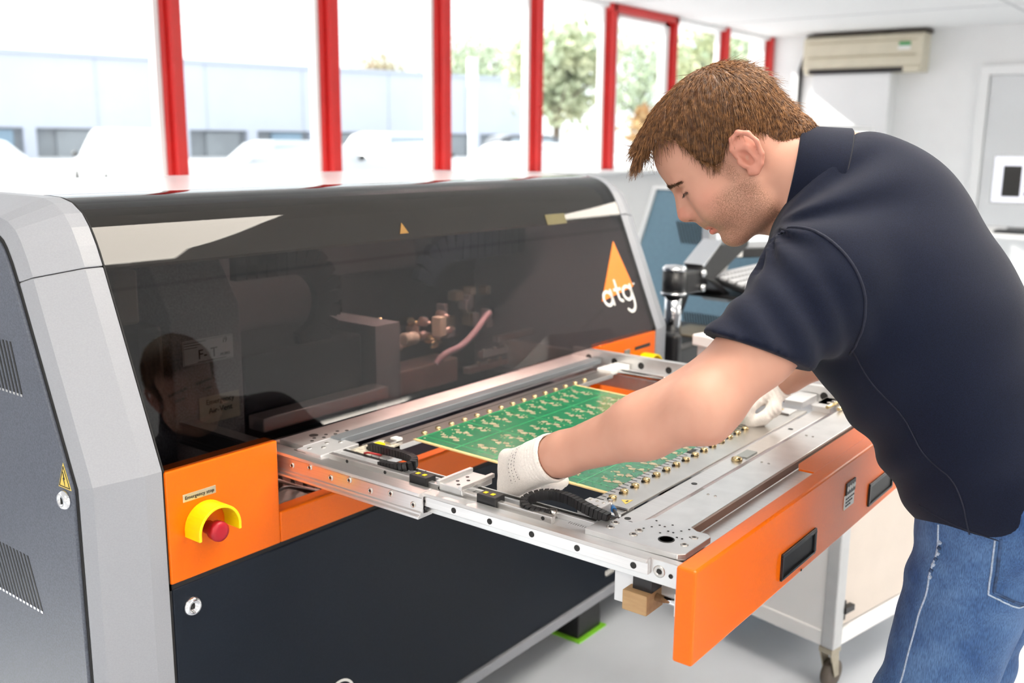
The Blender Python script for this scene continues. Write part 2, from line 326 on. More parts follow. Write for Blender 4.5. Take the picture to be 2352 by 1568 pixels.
# pedestrians far off in the car park: one skinned body each
def pedestrian(loc, rot, label, top, legs):
    t = thing('person', label, 'person', loc, rot)
    J = [(0, 0, .95), (0, 0, 1.2), (0, 0, 1.42), (0, 0, 1.5), (0, .02, 1.64), (0, .02, 1.74), (.1, 0, .9), (.11, .05, .5), (.11, 0, .08), (-.1, 0, .9), (-.11, -.06, .5), (-.12, -.1, .1), (.19, 0, 1.38), (.25, .02, 1.12), (.22, .14, .9), (-.19, 0, 1.38), (-.25, -.02, 1.12), (-.23, -.05, .88), (.11, .12, .05), (-.12, .02, .05)]
    E_ = [(0, 1), (1, 2), (2, 3), (3, 4), (4, 5), (0, 6), (6, 7), (7, 8), (8, 18), (0, 9), (9, 10), (10, 11), (11, 19), (2, 12), (12, 13), (13, 14), (2, 15), (15, 16), (16, 17)]
    Rr = [.15, .14, .16, .06, .10, .08, .095, .065, .045, .095, .065, .045, .07, .05, .035, .07, .05, .035, .04, .04]
    me = bpy.data.meshes.new('body'); me.from_pydata(J, E_, []); o = bpy.data.objects.new('body', me); COL.objects.link(o); o.parent = t
    md = o.modifiers.new('skin', 'SKIN'); 
    for i, v in enumerate(me.skin_vertices[0].data): v.radius = (Rr[i], Rr[i] * .8); v.use_root = (i == 0)
    o.modifiers.new('sub', 'SUBSURF').levels = 2; o.modifiers['sub'].render_levels = 2
    me.materials.append(top)
pedestrian((22.4, 11.3, -.15), .5, 'pedestrian in dark grey clothes walking across the car park', mat('dark_cloth', (.10, .11, .13), .8, nscale=9, namt=.1), None)
pedestrian((24.6, 11.3, -.15), 2.5, 'pedestrian in grey and red clothes standing in the car park', mat('grey_cloth', (.30, .25, .27), .8, nscale=9, namt=.2), None)

# trees: trunk, branches and a crown of many small leaves
M_BARK = mat('bark', (0.16, 0.12, 0.09), 0.9, nscale=6, namt=.2)
def tree(loc, h, rx, seed, label, cols, n=2600, leaf=.38):
    rs = np.random.RandomState(seed); t = thing('tree', label, 'tree', loc, 0)
    MB().tube([(0, 0, 0), (.1, 0, h * .25), (-.05, .1, h * .55), (0, 0, h * .8)], [h * .03, h * .024, h * .016, h * .006], 8).build('trunk', M_BARK, t)
    br = MB()
    for a in range(6):
        an = a * 1.05 + seed; br.tube([(0, 0, h * (.3 + .06 * a)), (math.cos(an) * rx * .4, math.sin(an) * rx * .4, h * (.42 + .06 * a)), (math.cos(an) * rx * .75, math.sin(an) * rx * .75, h * (.52 + .05 * a))], [h * .012, h * .008, h * .003], 5)
    br.build('branches', M_BARK, t)
    # leaf clumps
    cl = rs.normal(size=(26, 3)); cl /= np.linalg.norm(cl, axis=1)[:, None]; cl *= rs.uniform(.35, .8, (26, 1)); cl *= (rx, rx, h * .36); cl[:, 2] += h * .62
    c = cl[rs.randint(0, 26, n)] + rs.normal(size=(n, 3)) * (rx * .2, rx * .2, h * .075)
    u = rs.normal(size=(n, 3)); u /= np.linalg.norm(u, axis=1)[:, None]; v = np.cross(u, rs.normal(size=(n, 3))); v /= np.linalg.norm(v, axis=1)[:, None]
    s_ = leaf * rs.uniform(.6, 1.2, (n, 1)); V = np.stack([c - u * s_, c + v * s_ * .5, c + u * s_, c - v * s_ * .5], 1).reshape(-1, 3)
    me = bpy.data.meshes.new('crown'); me.from_pydata(V.tolist(), [], [tuple(range(4 * i, 4 * i + 4)) for i in range(n)])
    o = bpy.data.objects.new('crown', me); COL.objects.link(o); o.parent = t; o['kind'] = 'stuff'
    me.materials.append(mat('leaves_%d' % seed, cols[0], .7, nscale=.5, col2=cols[1])); return t
GRN = ((.42, .50, .34), (.55, .62, .45)); YEL = ((.58, .58, .38), (.50, .58, .40)); RST = ((.52, .42, .30), (.50, .50, .33))
tree((95, 77, 0), 15, 7.5, 1, 'tall green tree rising behind the warehouse roof', GRN); tree((107, 62, 0), 15, 7, 2, 'broad pale green tree behind the warehouse end', GRN)
tree((84, 84, 0), 12, 5, 3, 'low rust-brown tree peeping over the warehouse roof', RST); tree((48, 33, 0), 8.5, 3.2, 4, 'yellowing tree standing beyond the warehouse corner', YEL)
tree((54, 24, 0), 10, 4.5, 5, 'pale green tree seen through the framed window', YEL); tree((47, 18.0, 0), 8.5, 3.6, 6, 'light green tree next to the pale blue block', GRN)
tree((38, 20.5, -.15), 3.0, 1.5, 7, 'small orange autumn tree in the car park', ((.52, .30, .12), (.50, .40, .2)), 900, .22)

# ================================================================== CIRCUIT BOARD TESTER (big machine)
mac = thing('circuit_board_tester', 'large grey, navy and orange circuit board tester with a curved smoked hood', 'machine', (0.77, 0.5, 0), world=True)
LX = 1.545
def prof(i, zb=.128):
    """side profile (y,z) of the machine, inset by i"""
    p = [(0, .817), (.128, 1.13), (.141, 1.158), (.158, 1.186), (.176, 1.206), (.204, 1.221), (.237, 1.228), (.275, 1.229), (.92, 1.229), (.97, 1.20), (.99, 1.14), (.99, zb), (0, zb)]
    if not i: return p
    out = []; n = len(p)
    for k in range(n):
        a = Vector(p[k - 1]); b = Vector(p[k]); c = Vector(p[(k + 1) % n]); d1 = (b - a).normalized(); d2 = (c - b).normalized()
        n1 = Vector((d1.y, -d1.x)); n2 = Vector((d2.y, -d2.x)); mm = (n1 + n2).normalized(); out.append(tuple(b + mm * (i / max(.3, mm.dot(n1)))))
    return out
def cap_loft(xs, ins, sx=1):
    return [[(x, y, z) for y, z in prof(i)] for x, i in zip(xs, ins)]
def split(p, upper):
    """cut a profile at the seam at the foot of the bend (front slope) and straight through at the back"""
    def lerp(i, j, t): return (p[i][0] + (p[j][0] - p[i][0]) * t, p[i][1] + (p[j][1] - p[i][1]) * t)
    if upper: return [lerp(0, 1, .986)] + p[1:11] + [lerp(10, 11, .02)]
    return [p[12], p[0], lerp(0, 1, .982), lerp(10, 11, .022), p[11]]
def end_cap(side, name):
    s_ = -1 if side == 'l' else 1; xo = 0 if side == 'l' else LX
    st = [(0, 0.0), (.030, 0.0), (.100, .026), (.112, .044)]
    for upper in (0, 1):
        loops = [[(xo + s_ * x, y, z) for y, z in split(prof(i), upper)] for x, i in st]
        MB().ring(loops).build(name + ('_top' if upper else '_pillar'), M_SILVER, mac, bevel=.002)
    # black gasket and flush side panel
    g = MB().ring([[(xo + s_ * x, y, z) for y, z in prof(i)] for x, i in ((.100, .044), (.1135, .046))]).build('side_gasket', M_RUBBER, mac)
    return MB().ring([[(xo + s_ * x, y, z) for y, z in prof(i)] for x, i in ((.10, .052), (.1165, .052), (.118, .054))]).build('side_panel', M_PANEL, mac, bevel=.0015)
sp = end_cap('l', 'end_cap'); end_cap('r', 'end_cap')
xs = -.118
# vent slots, lock and high-voltage sign of the near side panel
for (yt, zt, yb, zb, cnt) in ((.200, 1.014, .178, .933, 11), (.209, .660, .176, .573, 15)):
    for k in range(cnt):
        a, b_ = yt + k * .0115, yb + k * .0115
        MB().prism([(a, zt), (a + .0046, zt), (b_ + .0046, zb), (b_, zb)], 'x', xs - .0006, xs + .004).build('vent_slot', M_HOLE, sp)
        MB().prism([(b_ - .0008, zb + .001), (b_ + .0054, zb + .001), (b_ + .0050, zb - .0028), (b_ - .0012, zb - .0028)], 'x', xs - .0012, xs + .002).build('vent_slot_lip', M_CHROME, sp)
lk = MB().lathe((xs + .002, .073, .788), (-1, 0, 0), [(.0155, 0), (.0155, .006), (.011, .011), (.0075, .011), (.006, .006), (0, .006)], 24).build('lock', M_CHROME, sp)
MB().box(xs - .008, xs + .001, .0715, .0745, .783, .793).build('keyhole', M_HOLE, lk)
tri = MB().prism([(.090, .806), (.054, .806), (.072, .846)], 'x', xs - .0006, xs + .001).build('voltage_sign', M_SIGNY, sp)
def tri_line(b, a, c, d, wd, x0_, x1_):
    for p, q in ((a, c), (c, d), (d, a)):
        p = Vector(p); q = Vector(q); t = (q - p).normalized(); nn_ = Vector((-t.y, t.x)) * wd; e = t * wd
        b.prism([tuple(p - e - nn_), tuple(q + e - nn_), tuple(q + e + nn_), tuple(p - e + nn_)], 'x', x0_, x1_)
b = MB(); tri_line(b, (.0865, .8085), (.0575, .8085), (.072, .8405), .0006, xs - .0012, xs); b.build('sign_border', M_INK, tri)
MB().prism([(.0735, .832), (.0700, .820), (.0722, .821), (.0708, .810), (.0748, .8225), (.0725, .8215), (.0748, .832)], 'x', xs - .0013, xs).build('lightning_mark', M_INK, tri)

# hood of smoked acrylic: sheet following the profile, open at the opening
hp = prof(0)[:8] + [(.293, 1.229)]
fine = [hp[0]]
for a, b_ in zip(hp[:-1], hp[1:]): fine.append(b_)
import itertools
def smooth_curve(p, n=3):
    for _ in range(n):
        q = [p[0]]
        for a, b_ in zip(p[:-1], p[1:]): q += [(a[0] * .75 + b_[0] * .25, a[1] * .75 + b_[1] * .25), (a[0] * .25 + b_[0] * .75, a[1] * .25 + b_[1] * .75)]
        p = q + [p[-1]]
    return p
hc = smooth_curve(hp, 2)
def off2(p, i):
    out = []
    for k in range(len(p)):
        a = Vector(p[max(k - 1, 0)]); c = Vector(p[min(k + 1, len(p) - 1)]); d = (c - a).normalized(); out.append((p[k][0] + d.y * i, p[k][1] - d.x * i))
    return out
def hood_pts(x, yz): return [(x, y, z) for y, z in yz]
hin = off2(hc, .005)
loopA = hc + hin[::-1]
b = MB(); n = len(loopA); v = hood_pts(.003, loopA) + hood_pts(LX - .003, loopA)
f = [(k, (k + 1) % n, n + (k + 1) % n, n + k) for k in range(n)]
b.add(v, f, True); hood = b.build('hood', M_GLASSDARK, mac, label='curved smoked acrylic hood')
md = hood.modifiers.new('edge', 'EDGE_SPLIT'); md.split_angle = math.radians(50)
MB().box(.003, LX - .003, .293, .307, 1.212, 1.226).build('hood_rear_seam', M_RUBBER, mac)
# thin black rubber edge between the hood and the pillars
for x in (.0005, LX - .003):
    o1 = off2(hc, .0); o2 = off2(hc, .012); MB().ring([hood_pts(x, o1 + o2[::-1]), hood_pts(x + .0025, o1 + o2[::-1])]).build('hood_edge', M_RUBBER, mac)
MB().box(-.01, LX + .01, .307, .93, 1.20, 1.2285).build('top_cover', mat('gloss_white_cover', (.80, .81, .83), .2, nscale=3, namt=.01), mac, bevel=.003)
MB().box(.0, LX, .975, .989, .13, 1.17).build('rear_panel', M_NAVY, mac)

# orange fascia: left block, sill strip under the opening, right block
MB().box(.004, .224, .0, .035, .625, .8135).build('fascia_block', M_ORANGE, mac, bevel=.003)
MB().box(.2242, 1.2658, .0, .035, .625, .682).build('fascia_strip', M_ORANGE, mac, bevel=.003)
MB().box(1.266, LX - .004, .0, .035, .625, .8135).build('fascia_block', M_ORANGE, mac, bevel=.003)
fl = MB().box(.006, LX - .005, .002, .02, .134, .617).build('front_panel', M_NAVY, mac, bevel=.003)
MB().box(.002, LX - .002, .004, .03, .615, .627).box(.0005, .006, .004, .03, .13, .82).build('panel_gap', M_RUBBER, mac)
MB().box(-.02, LX + .02, -.004, .03, .106, .131).box(-.02, LX + .02, .96, .985, .106, .131).box(-.1, -.02, .03, .96, .106, .128).box(LX + .02, LX + .1, .03, .96, .106, .128).build('base_rail', M_SILVER, mac, bevel=.002)
MB().box(.02, LX - .02, .04, .95, .11, .125).build('base_plate', M_BLACK, mac)
for x in (.06, 1.235):
    for y in (.03, .80):
        ft = MB().prism([(y, .004), (y, .085), (y + .02, .107), (y + .115, .107), (y + .115, .004)], 'x', x, x + .11).build('foot', M_BLACK, mac, bevel=.004)
        MB().box(x - .012, x + .122, y - .012, y + .127, 0, .005).build('floor_pad', M_GREENPAD, ft)
lk = MB().lathe((.040, .003, .576), (0, -1, 0), [(.0165, 0), (.0165, .004), (.0125, .009), (.0085, .009), (.0068, .003), (0, .003)], 24).build('lock', M_CHROME, fl)
MB().box(.037, .043, -.002, .002, .572, .580).build('keyhole', M_HOLE, lk)
# ring emblem low on the front panel and a small white mark at its far end
rg = MB(); cx_, cz_, pts = .352, .262, []
pts = [(cx_ + .036 * math.cos(a), -.0, cz_ + .036 * math.sin(a)) for a in [math.radians(k * 12 - 60) for k in range(26)]]
rg.sweep(pts, .005, .0012, (0, 1, 0)).build('ring_emblem', M_LABEL, fl)
b = MB(); 
for k in range(4): b.box(1.318 + k * .012, 1.326 + k * .012, .0012, .0025, .163, .180)
b.box(1.318, 1.364, .0012, .0025, .163, .167).build('white_mark', M_LABEL, fl)

def estop(x, z, name):
    o_ = thing  # parts only
    g = MB(); R0, R1 = .0405, .0355; zc = z; N_ = 22
    arc = [math.radians(a) for a in np.linspace(-6, 186, N_)]
    outer = [(x + R0 * math.cos(a), zc + R0 * math.sin(a)) for a in arc]; inner = [(x + R1 * math.cos(a), zc + R1 * math.sin(a)) for a in arc]
    outer = [(x + R0, zc - .010)] + outer + [(x - R0, zc - .010)]; inner = [(x + R1, zc - .010)] + inner + [(x - R1, zc - .010)]
    poly = outer + inner[::-1]
    nO = len(outer); v = [(p[0], 0.0, p[1]) for p in outer] + [(p[0], 0.0, p[1]) for p in inner] + [(p[0], -.040, p[1]) for p in outer] + [(p[0], -.040, p[1]) for p in inner]
    f = []
    for k in range(nO - 1):
        f += [(k, k + 1, 2 * nO + k + 1, 2 * nO + k), (nO + k, 3 * nO + k, 3 * nO + k + 1, nO + k + 1), (2 * nO + k, 2 * nO + k + 1, 3 * nO + k + 1, 3 * nO + k), (k, nO + k, nO + k + 1, k + 1)]
    f += [(0, 2 * nO, 3 * nO, nO), (nO - 1, 2 * nO - 1, 4 * nO - 1, 3 * nO - 1)]
    gd = g.add(v, f).build('stop_button_guard', M_YELLOW, mac, bevel=.0012, label='yellow half-round guard over an emergency stop')
    MB().lathe((x + .003, 0, z - .006), (0, -1, 0), [(.011, 0), (.011, .018), (.0160, .020), (.0170, .030), (.0162, .035), (.010, .0365), (0, .036)], 28).build('stop_button', M_REDBTN, mac, label='red emergency stop button')
estop(.073, .708, 'a'); estop(1.478, .722, 'b')
lab = MB().box(.033, .095, -.0008, .001, .7555, .7685).build('stop_label', mat('brushed_label', (.62, .56, .40), .3, .6, nscale=30, namt=.05), mac, bevel=.0006)
text('stop_lettering', 'Emergency stop', .0085, frame((.064, -.0012, .762), (1, 0, 0), (0, 0, 1)), M_INK, lab)
# switches on the far fascia
MB().box(1.315, 1.345, -.004, .001, .738, .775).build('rocker_switch', M_LABEL, mac, bevel=.001); MB().box(1.375, 1.40, -.004, .001, .752, .785).build('rocker_switch', mat('grey_switch', (.2, .2, .19), .5, nscale=20, namt=.1), mac, bevel=.001)
MB().box(1.375, 1.398, -.004, .001, .737, .749).build('indicator', mat('green_lamp', (.10, .55, .12), .4, nscale=20, namt=.05), mac); MB().box(1.375, 1.398, -.004, .001, .725, .736).build('indicator', M_YELLOW, mac)
MB().box(1.43, 1.51, -.0012, .001, .776, .785).build('name_plate', M_INK, mac)

# logo on the slope of the hood: orange triangle and three rounded white letters
ns = Vector((0, -.313, .128)).normalized(); us = Vector((0, .128, .313)).normalized()
def onhood(x, s_, h=.0012): return Vector((x, 0, .817)) + us * s_ + ns * h
tri_pts = [(1.462, .262), (1.322, .108), (1.492, .130)]
b = MB(); b.ring([[onhood(x, s_, .0004) for x, s_ in tri_pts], [onhood(x, s_, .0016) for x, s_ in tri_pts]]).build('logo_triangle', mat('logo_orange', (.90, .22, .008), .4, nscale=20, namt=.02), hood)
def stroke(nm, pts, wd=.0085, parent=hood, h=.0022, m_=M_LABEL):
    pts = smooth_curve(pts, 2) if len(pts) > 2 else pts
    P_ = [onhood(x, s_, h) for x, s_ in pts]
    bb = MB().sweep(P_, wd, .0012, ns)
    for q in (P_[0], P_[-1]): bb.lathe(q - ns * .0006, ns, [(wd / 2, 0), (wd / 2, .0012)], 14, False)
    return bb.build(nm, m_, parent)
def circ(cx, cs, rx, rs_, a0=0, a1=360, n=18): return [(cx + rx * math.cos(math.radians(a0 + (a1 - a0) * k / n)), cs + rs_ * math.sin(math.radians(a0 + (a1 - a0) * k / n))) for k in range(n + 1)]
stroke('letter_a', circ(1.352, .112, .020, .0185)); stroke('letter_a_stem', [(1.373, .132), (1.373, .115), (1.374, .094)])
stroke('letter_t', [(1.405, .155), (1.405, .120), (1.406, .102), (1.420, .098)]); stroke('letter_t_bar', [(1.392, .131), (1.422, .131)])
stroke('letter_g', circ(1.452, .116, .021, .0185)); stroke('letter_g_tail', [(1.474, .136), (1.475, .105), (1.474, .080), (1.462, .066), (1.445, .064), (1.434, .072)])
stroke('trademark_dot', [(1.494, .137), (1.497, .137)], .005)
# warning triangle and yellow sticker, the smoked glass's dimming painted into their colours
def hood_tri(x, s_, r, m_):
    bb = MB().ring([[onhood(x + dx * r, s_ + ds * r, h) for dx, ds in ((-.55, -.45), (.55, -.45), (0, .55))] for h in (.0003, .0008)]); return bb.build('warning_sticker', m_, hood)
M_STY = mat('amber_glass_dimmed', (.26, .13, .02), .5, nscale=20, namt=.05)
hood_tri(.68, .350, .024, M_STY)
MB().ring([[onhood(x, s_, h) for x, s_ in ((1.19, .325), (1.275, .325), (1.275, .352), (1.19, .352))] for h in (.0003, .0008)]).build('warning_label', mat('olive_glass_dimmed', (.13, .11, .04), .5, nscale=20, namt=.05), hood)

# ------------------------------------------------ inside the hood
MB().box(.01, LX - .01, .90, .92, .70, 1.2).build('interior_back', M_GREYIN, mac)
MB().box(.01, LX - .01, .045, .90, .60, .615).build('interior_floor', M_NAVY, mac)
MB().prism([(.155, 1.118), (.185, 1.172), (.215, 1.195), (.285, 1.203), (.285, 1.195), (.218, 1.186), (.192, 1.165), (.165, 1.112)], 'x', .012, LX - .012).build('hood_beam', M_BEIGE, mac)
MB().box(.35, .39, .19, .215, 1.09, 1.115).build('beam_bracket', M_BLACK, mac)
# granite gantry at the near end with its labels
gb = MB().prism([(.30, .70), (.30, 1.0), (.36, 1.085), (.56, 1.085), (.56, .70)], 'x', .225, .385).build('granite_gantry', M_GRANITE, mac, bevel=.004)
MB().lathe((.27, .46, 1.0855), (0, 0, 1), [(.025, 0), (.025, .0006)], 20, False).lathe((.345, .43, 1.0855), (0, 0, 1), [(.028, 0), (.028, .0006)], 20, False).build('granite_bore', M_HOLE, gb)
pl = MB().box(.247, .363, .2985, .3005, .894, .943).build('serial_label', mat('paper_label', (.85, .85, .83), .6, nscale=10, namt=.01), gb, bevel=.0008)
FX = (1, 0, 0); FZ = (0, 0, 1)
text('label_letters', 'F- T', .027, frame((.303, .2980, .912), FX, FZ), M_INK, pl); text('label_letters', 'i9', .015, frame((.344, .2980, .933), FX, FZ), M_INK, pl)
text('label_letters', '20-2022', .007, frame((.343, .2980, .906), FX, FZ), M_INK, pl)
b = MB()
for k, (x0_, x1_, z_) in enumerate(((.251, .300, .938), (.251, .287, .933), (.251, .280, .928), (.280, .345, .8985))): b.box(x0_, x1_, .2982, .2988, z_ - .0006, z_ + .0006)
b.box(.249, .361, .2982, .2988, .9405, .941).box(.249, .361, .2982, .2988, .8955, .896).box(.249, .2495, .2982, .2988, .896, .941).build('label_fine_print', M_INK, pl)
pv = MB().box(.278, .372, .2985, .3005, .772, .826).build('vent_label', mat('vent_label_beige', (.62, .58, .46), .6, nscale=10, namt=.02), gb)
text('label_letters', 'Emergency', .015, frame((.326, .2980, .814), FX, FZ), M_INK, pv); text('label_letters', 'Air-Vent', .016, frame((.326, .2980, .796), FX, FZ), M_INK, pv)
MB().box(.12, .165, .30, .33, .99, 1.09).build('beige_bracket', M_BEIGE, mac, bevel=.006); MB().box(.15, .205, .29, .40, .86, .985).build('motor_block', M_BLACK, mac, bevel=.012)
# cable chains: arcs of separate links
def chain(pts, wd, th, parent, upv, m_=M_BLACK, gap=.012, name='chain_link'):
    pts = [Vector(p) for p in smooth_curve3(pts)]; L = [0.0]
    for a, b_ in zip(pts[:-1], pts[1:]): L.append(L[-1] + (b_ - a).length)
    nL = int(L[-1] / gap); first = None; upv = Vector(upv)
    for k in range(nL):
        s0 = (k + .5) * L[-1] / nL; i = max(j for j in range(len(L)) if L[j] <= s0); i = min(i, len(pts) - 2); t = (pts[i + 1] - pts[i]).normalized(); p = pts[i] + t * (s0 - L[i])
        sd_ = t.cross(upv).normalized(); u_ = sd_.cross(t); M = Matrix((t, sd_, u_)).transposed().to_4x4(); M.translation = p
        if first is None: first = MB().cb((0, 0, 0), (gap * .86, wd, th)).cb((gap * .45, 0, 0), (gap * .3, wd * .8, th * .7)).mesh(name)
        o = bpy.data.objects.new(name, first); COL.objects.link(o); o.parent = parent
        if parent.name in WORLD: o.matrix_parent_inverse = Matrix.Translation(-Vector(parent.location))
        o.matrix_basis = M
        if k == 0 and not first.materials: first.materials.append(m_)
def smooth_curve3(p, n=2):
    p = [Vector(q) for q in p]
    for _ in range(n):
        q = [p[0]]
        for a, b_ in zip(p[:-1], p[1:]): q += [a * .75 + b_ * .25, a * .25 + b_ * .75]
        p = q + [p[-1]]
    return p
def arc_pts(cx, y, cz, r, a0, a1, n=14): return [(cx + r * math.cos(math.radians(a0 + (a1 - a0) * k / n)), y, cz + r * math.sin(math.radians(a0 + (a1 - a0) * k / n))) for k in range(n + 1)]
chain([(.40, .34, 1.075)] + arc_pts(.55, .34, .975, .10, 90, -80), .07, .022, mac, (0, 1, 0), gap=.026)
chain(arc_pts(1.10, .36, .94, .115, 165, 80) + [(1.4, .36, 1.05)], .07, .024, mac, (0, 1, 0), M_NAVY, gap=.03)
# dark inner carriage boxes and the lit copper-pink probe unit
MB().box(.40, .735, .32, .55, .70, .885).build('carriage_cover', M_BLACK, mac, bevel=.006); MB().box(.40, .76, .26, .31, .735, .765).build('carriage_rail', M_ALU, mac, bevel=.003)
MB().box(.76, .84, .30, .5, .68, .90).build('carriage_side', M_GREYIN, mac)
MB().box(.84, 1.36, .50, .53, .68, .99).build('probe_backplate', M_BLACK, mac)
M_COP = mat('probe_unit_metal', (.74, .55, .48), .32, .7, nscale=20, namt=.1)
pu = MB().box(.86, 1.10, .34, .42, .70, .765).build('probe_unit', M_COP, mac, bevel=.004)
rs = random.Random(3)
for k in range(16):
    x = .86 + rs.random() * .24; z = .77 + rs.random() * .11; y = .33 + rs.random() * .08
    MB().lathe((x, y, z), (rs.choice(((0, -1, 0), (0, 0, 1), (1, 0, 0)))), [(.006, 0), (.012, .004), (.012, .022), (.005, .03), (.005, .04)], 10).build('probe_connector', M_COP if k % 3 else M_BRASS, pu)
MB().tube(smooth_curve3([(.97, .30, .775), (.99, .29, .80), (1.05, .29, .805), (1.11, .29, .835), (1.15, .29, .87), (1.18, .30, .875)]), .009, 10).build('pink_hose', mat('pink_hose', (.72, .48, .52), .45, nscale=20, namt=.05), pu)
MB().cyl((.85, .30, .855), (.895, .30, .853), .016).build('probe_cylinder', mat('cream_cylinder', (.9, .75, .58), .3, nscale=9, namt=.02), pu, bevel=.004); MB().box(.985, 1.01, .30, .33, .84, .89).build('probe_block', mat('cream_cylinder', (.9, .75, .58), .3), pu, bevel=.003)
for k in range(3): MB().box(1.06 + k * .06, 1.30 + k * .02, .27, .29, .735 + k * .032, .752 + k * .032).build('probe_rail', M_ALU, pu, bevel=.002)
for k in range(9): MB().cyl((1.10 + k * .022, .268, .757 + (k % 2) * .03), (1.10 + k * .022, .275, .757 + (k % 2) * .03), .005).build('screw_head', M_STEEL, pu)
for k in range(14):
    x = 1.14 + rs.random() * .2; z = .80 + rs.random() * .12; MB().cb((x, .44, z), (.012 + rs.random() * .02, .03, .01 + rs.random() * .03)).build('wiring_plug', mat('olive_plug', (.16, .15, .11), .5, nscale=20, namt=.2) if k % 2 else M_GREYIN, pu, bevel=.001)
# pipework under the near corner of the opening
cp = mat('bronze_cable', (.30, .2, .17), .4, .5, nscale=9, namt=.1)
for k in range(7):
    y = .06 + .03 * k; MB().tube(smooth_curve3([(.23, y, .66), (.28, y + .01, .70 + .01 * (k % 3)), (.35, y + .02, .67), (.42, y, .64)]), .0035, 6).build('loose_cable', cp if k % 2 else M_BLACK, mac)
MB().box(.23, .33, .045, .10, .64, .675).build('cable_tray', M_ALU, mac, bevel=.002)
for k in range(6): MB().box(.24 + k * .03, .26 + k * .03, .12, .22, .64, .70 + .006 * k).build('terminal_block', M_COP, mac, bevel=.002)
# work light strip inside the hood
wl = thing('interior_lamp', 'slim work light strip under the hood beam', 'lamp', (.98, .22, 1.12), world=True)
MB().box(.75, 1.25, .215, .235, 1.14, 1.155).build('lamp_housing', M_ALU, wl); MB().box(.76, 1.24, .218, .232, 1.136, 1.141).build('lamp_tube', mat('pink_white_lamp', (.9, .9, .9), .5, emis=(1.0, .66, .56), estr=170.0), wl)

# ================================================================== LOADING DRAWER
dr = thing('loading_drawer', 'pulled-out aluminium loading drawer with an orange front', 'drawer', (.74, -.4, .62), world=True)
ZT = .795
# orange front: box with bevelled edges and a notched rear flange
fp = MB().box(.216, 1.266, -.805, -.777, .674, .804).build('front_panel', M_ORANGE, dr, bevel=.0035, label='orange painted drawer front')
MB().prism([(.68, -.779), (.68, -.752), (.705, -.742), (1.21, -.742), (1.21, -.779)], 'z', .8005, .8035).build('front_flange', M_ORANGE, fp)
# recessed pull handles
for x in (.493, .885):
    h = MB()
    x1_ = x + .135
    for a in ((x, x1_, .7265, .7325), (x, x1_, .690, .6945), (x, x + .0055, .6945, .7265), (x1_ - .0055, x1_, .6945, .7265)): h.box(a[0], a[1], -.8085, -.800, a[2], a[3])
    hd = h.build('handle', M_BLACK, fp, bevel=.0012, label='black recessed pull handle')
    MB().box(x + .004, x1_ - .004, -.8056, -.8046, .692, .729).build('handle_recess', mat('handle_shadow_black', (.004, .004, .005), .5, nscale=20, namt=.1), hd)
lb = MB().box(.755, .802, -.8068, -.8045, .722, .747).build('inspection_label', M_LABEL, fp, bevel=.0006)
MB().box(.760, .803, -.8072, -.8045, .747, .768).build('label_strip', M_INK, lb)
for k in range(4): MB().lathe((.7655 + k * .0106, -.8073, .7575), (0, -1, 0), [(.0045, 0), (.0045, .0006)], 14, False).build('label_symbol', M_LABEL, lb)
b = MB()
for k in range(3):
    for j in range(5 - k): b.box(.760 + j * .0085, .7655 + j * .0085, -.8074, -.8066, .739 - k * .006, .7415 - k * .006)
b.build('label_print', M_INK, lb)
MB().box(.5762, .5792, -.8062, -.8046, .677, .680).build('paint_chip', M_INK, fp)

def holes(parent, pts, r, ax=(0, 0, 1), name='screw', head=True):
    """socket screw heads / bores"""
    for p in pts:
        p = Vector(p); d = Vector(ax)
        o = MB().lathe(p - d * .001, d, [(r, 0), (r, .0016), (r * .86, .0022), (r * .5, .0022), (r * .45, .0008), (0, .0008)], 14).build(name, M_STEEL, parent)
        MB().lathe(p - d * .0005, d, [(r * .46, 0), (r * .46, .0016)], 6, False).build('socket', M_HOLE, o)
def bores(parent, pts, r, ax=(0, 0, 1)):
    for p in pts: MB().lathe(Vector(p) - Vector(ax) * .0005, ax, [(r, 0), (r, .0009)], 14, False).build('bore', M_HOLE, parent)

# --- near telescopic rail: outer C-profile still in the machine, inner bar out to the front
xo = .236
outer = [(-.001, 0), (.006, 0), (.006, .008), (.003, .012), (.003, .048), (.006, .052), (.006, .060), (-.0, .060)]
rp = [(xo - .007, .748), (xo + .026, .748), (xo + .026, .753), (xo + .006, .755), (xo + .006, .781), (xo + .026, .783), (xo + .026, .7895), (xo - .004, .7895), (xo - .006, .785), (xo + .002, .780), (xo + .002, .758), (xo - .002, .757), (xo - .002, .754), (xo - .007, .752)]
ro = MB().prism(rp, 'y', -.325, .30).build('outer_rail', M_ALU, dr, bevel=.0006)
holes(ro, [(xo + .0015, y, z) for y, z in ((-.307, .766), (-.258, .773), (-.212, .767), (-.163, .774), (-.118, .768), (-.066, .775), (-.02, .769), (.03, .776))], .0052, (-1, 0, 0))
for z in (.762, .774): MB().cyl((xo + .010, -.327, z), (xo + .010, -.324, z), .003).build('rail_end_stop', M_BLACK, ro)
ri = MB().prism([(xo + .008, .766), (xo + .0155, .766), (xo + .0155, .7885), (xo + .006, .7885), (xo + .003, .7845), (xo + .008, .782)], 'y', -.722, .02).build('inner_rail', M_ALU, dr, bevel=.0005)
bores(ri, [(xo + .0078, y, .7735) for y in (-.385, -.455, -.532, -.61, -.700)], .0046, (-1, 0, 0))
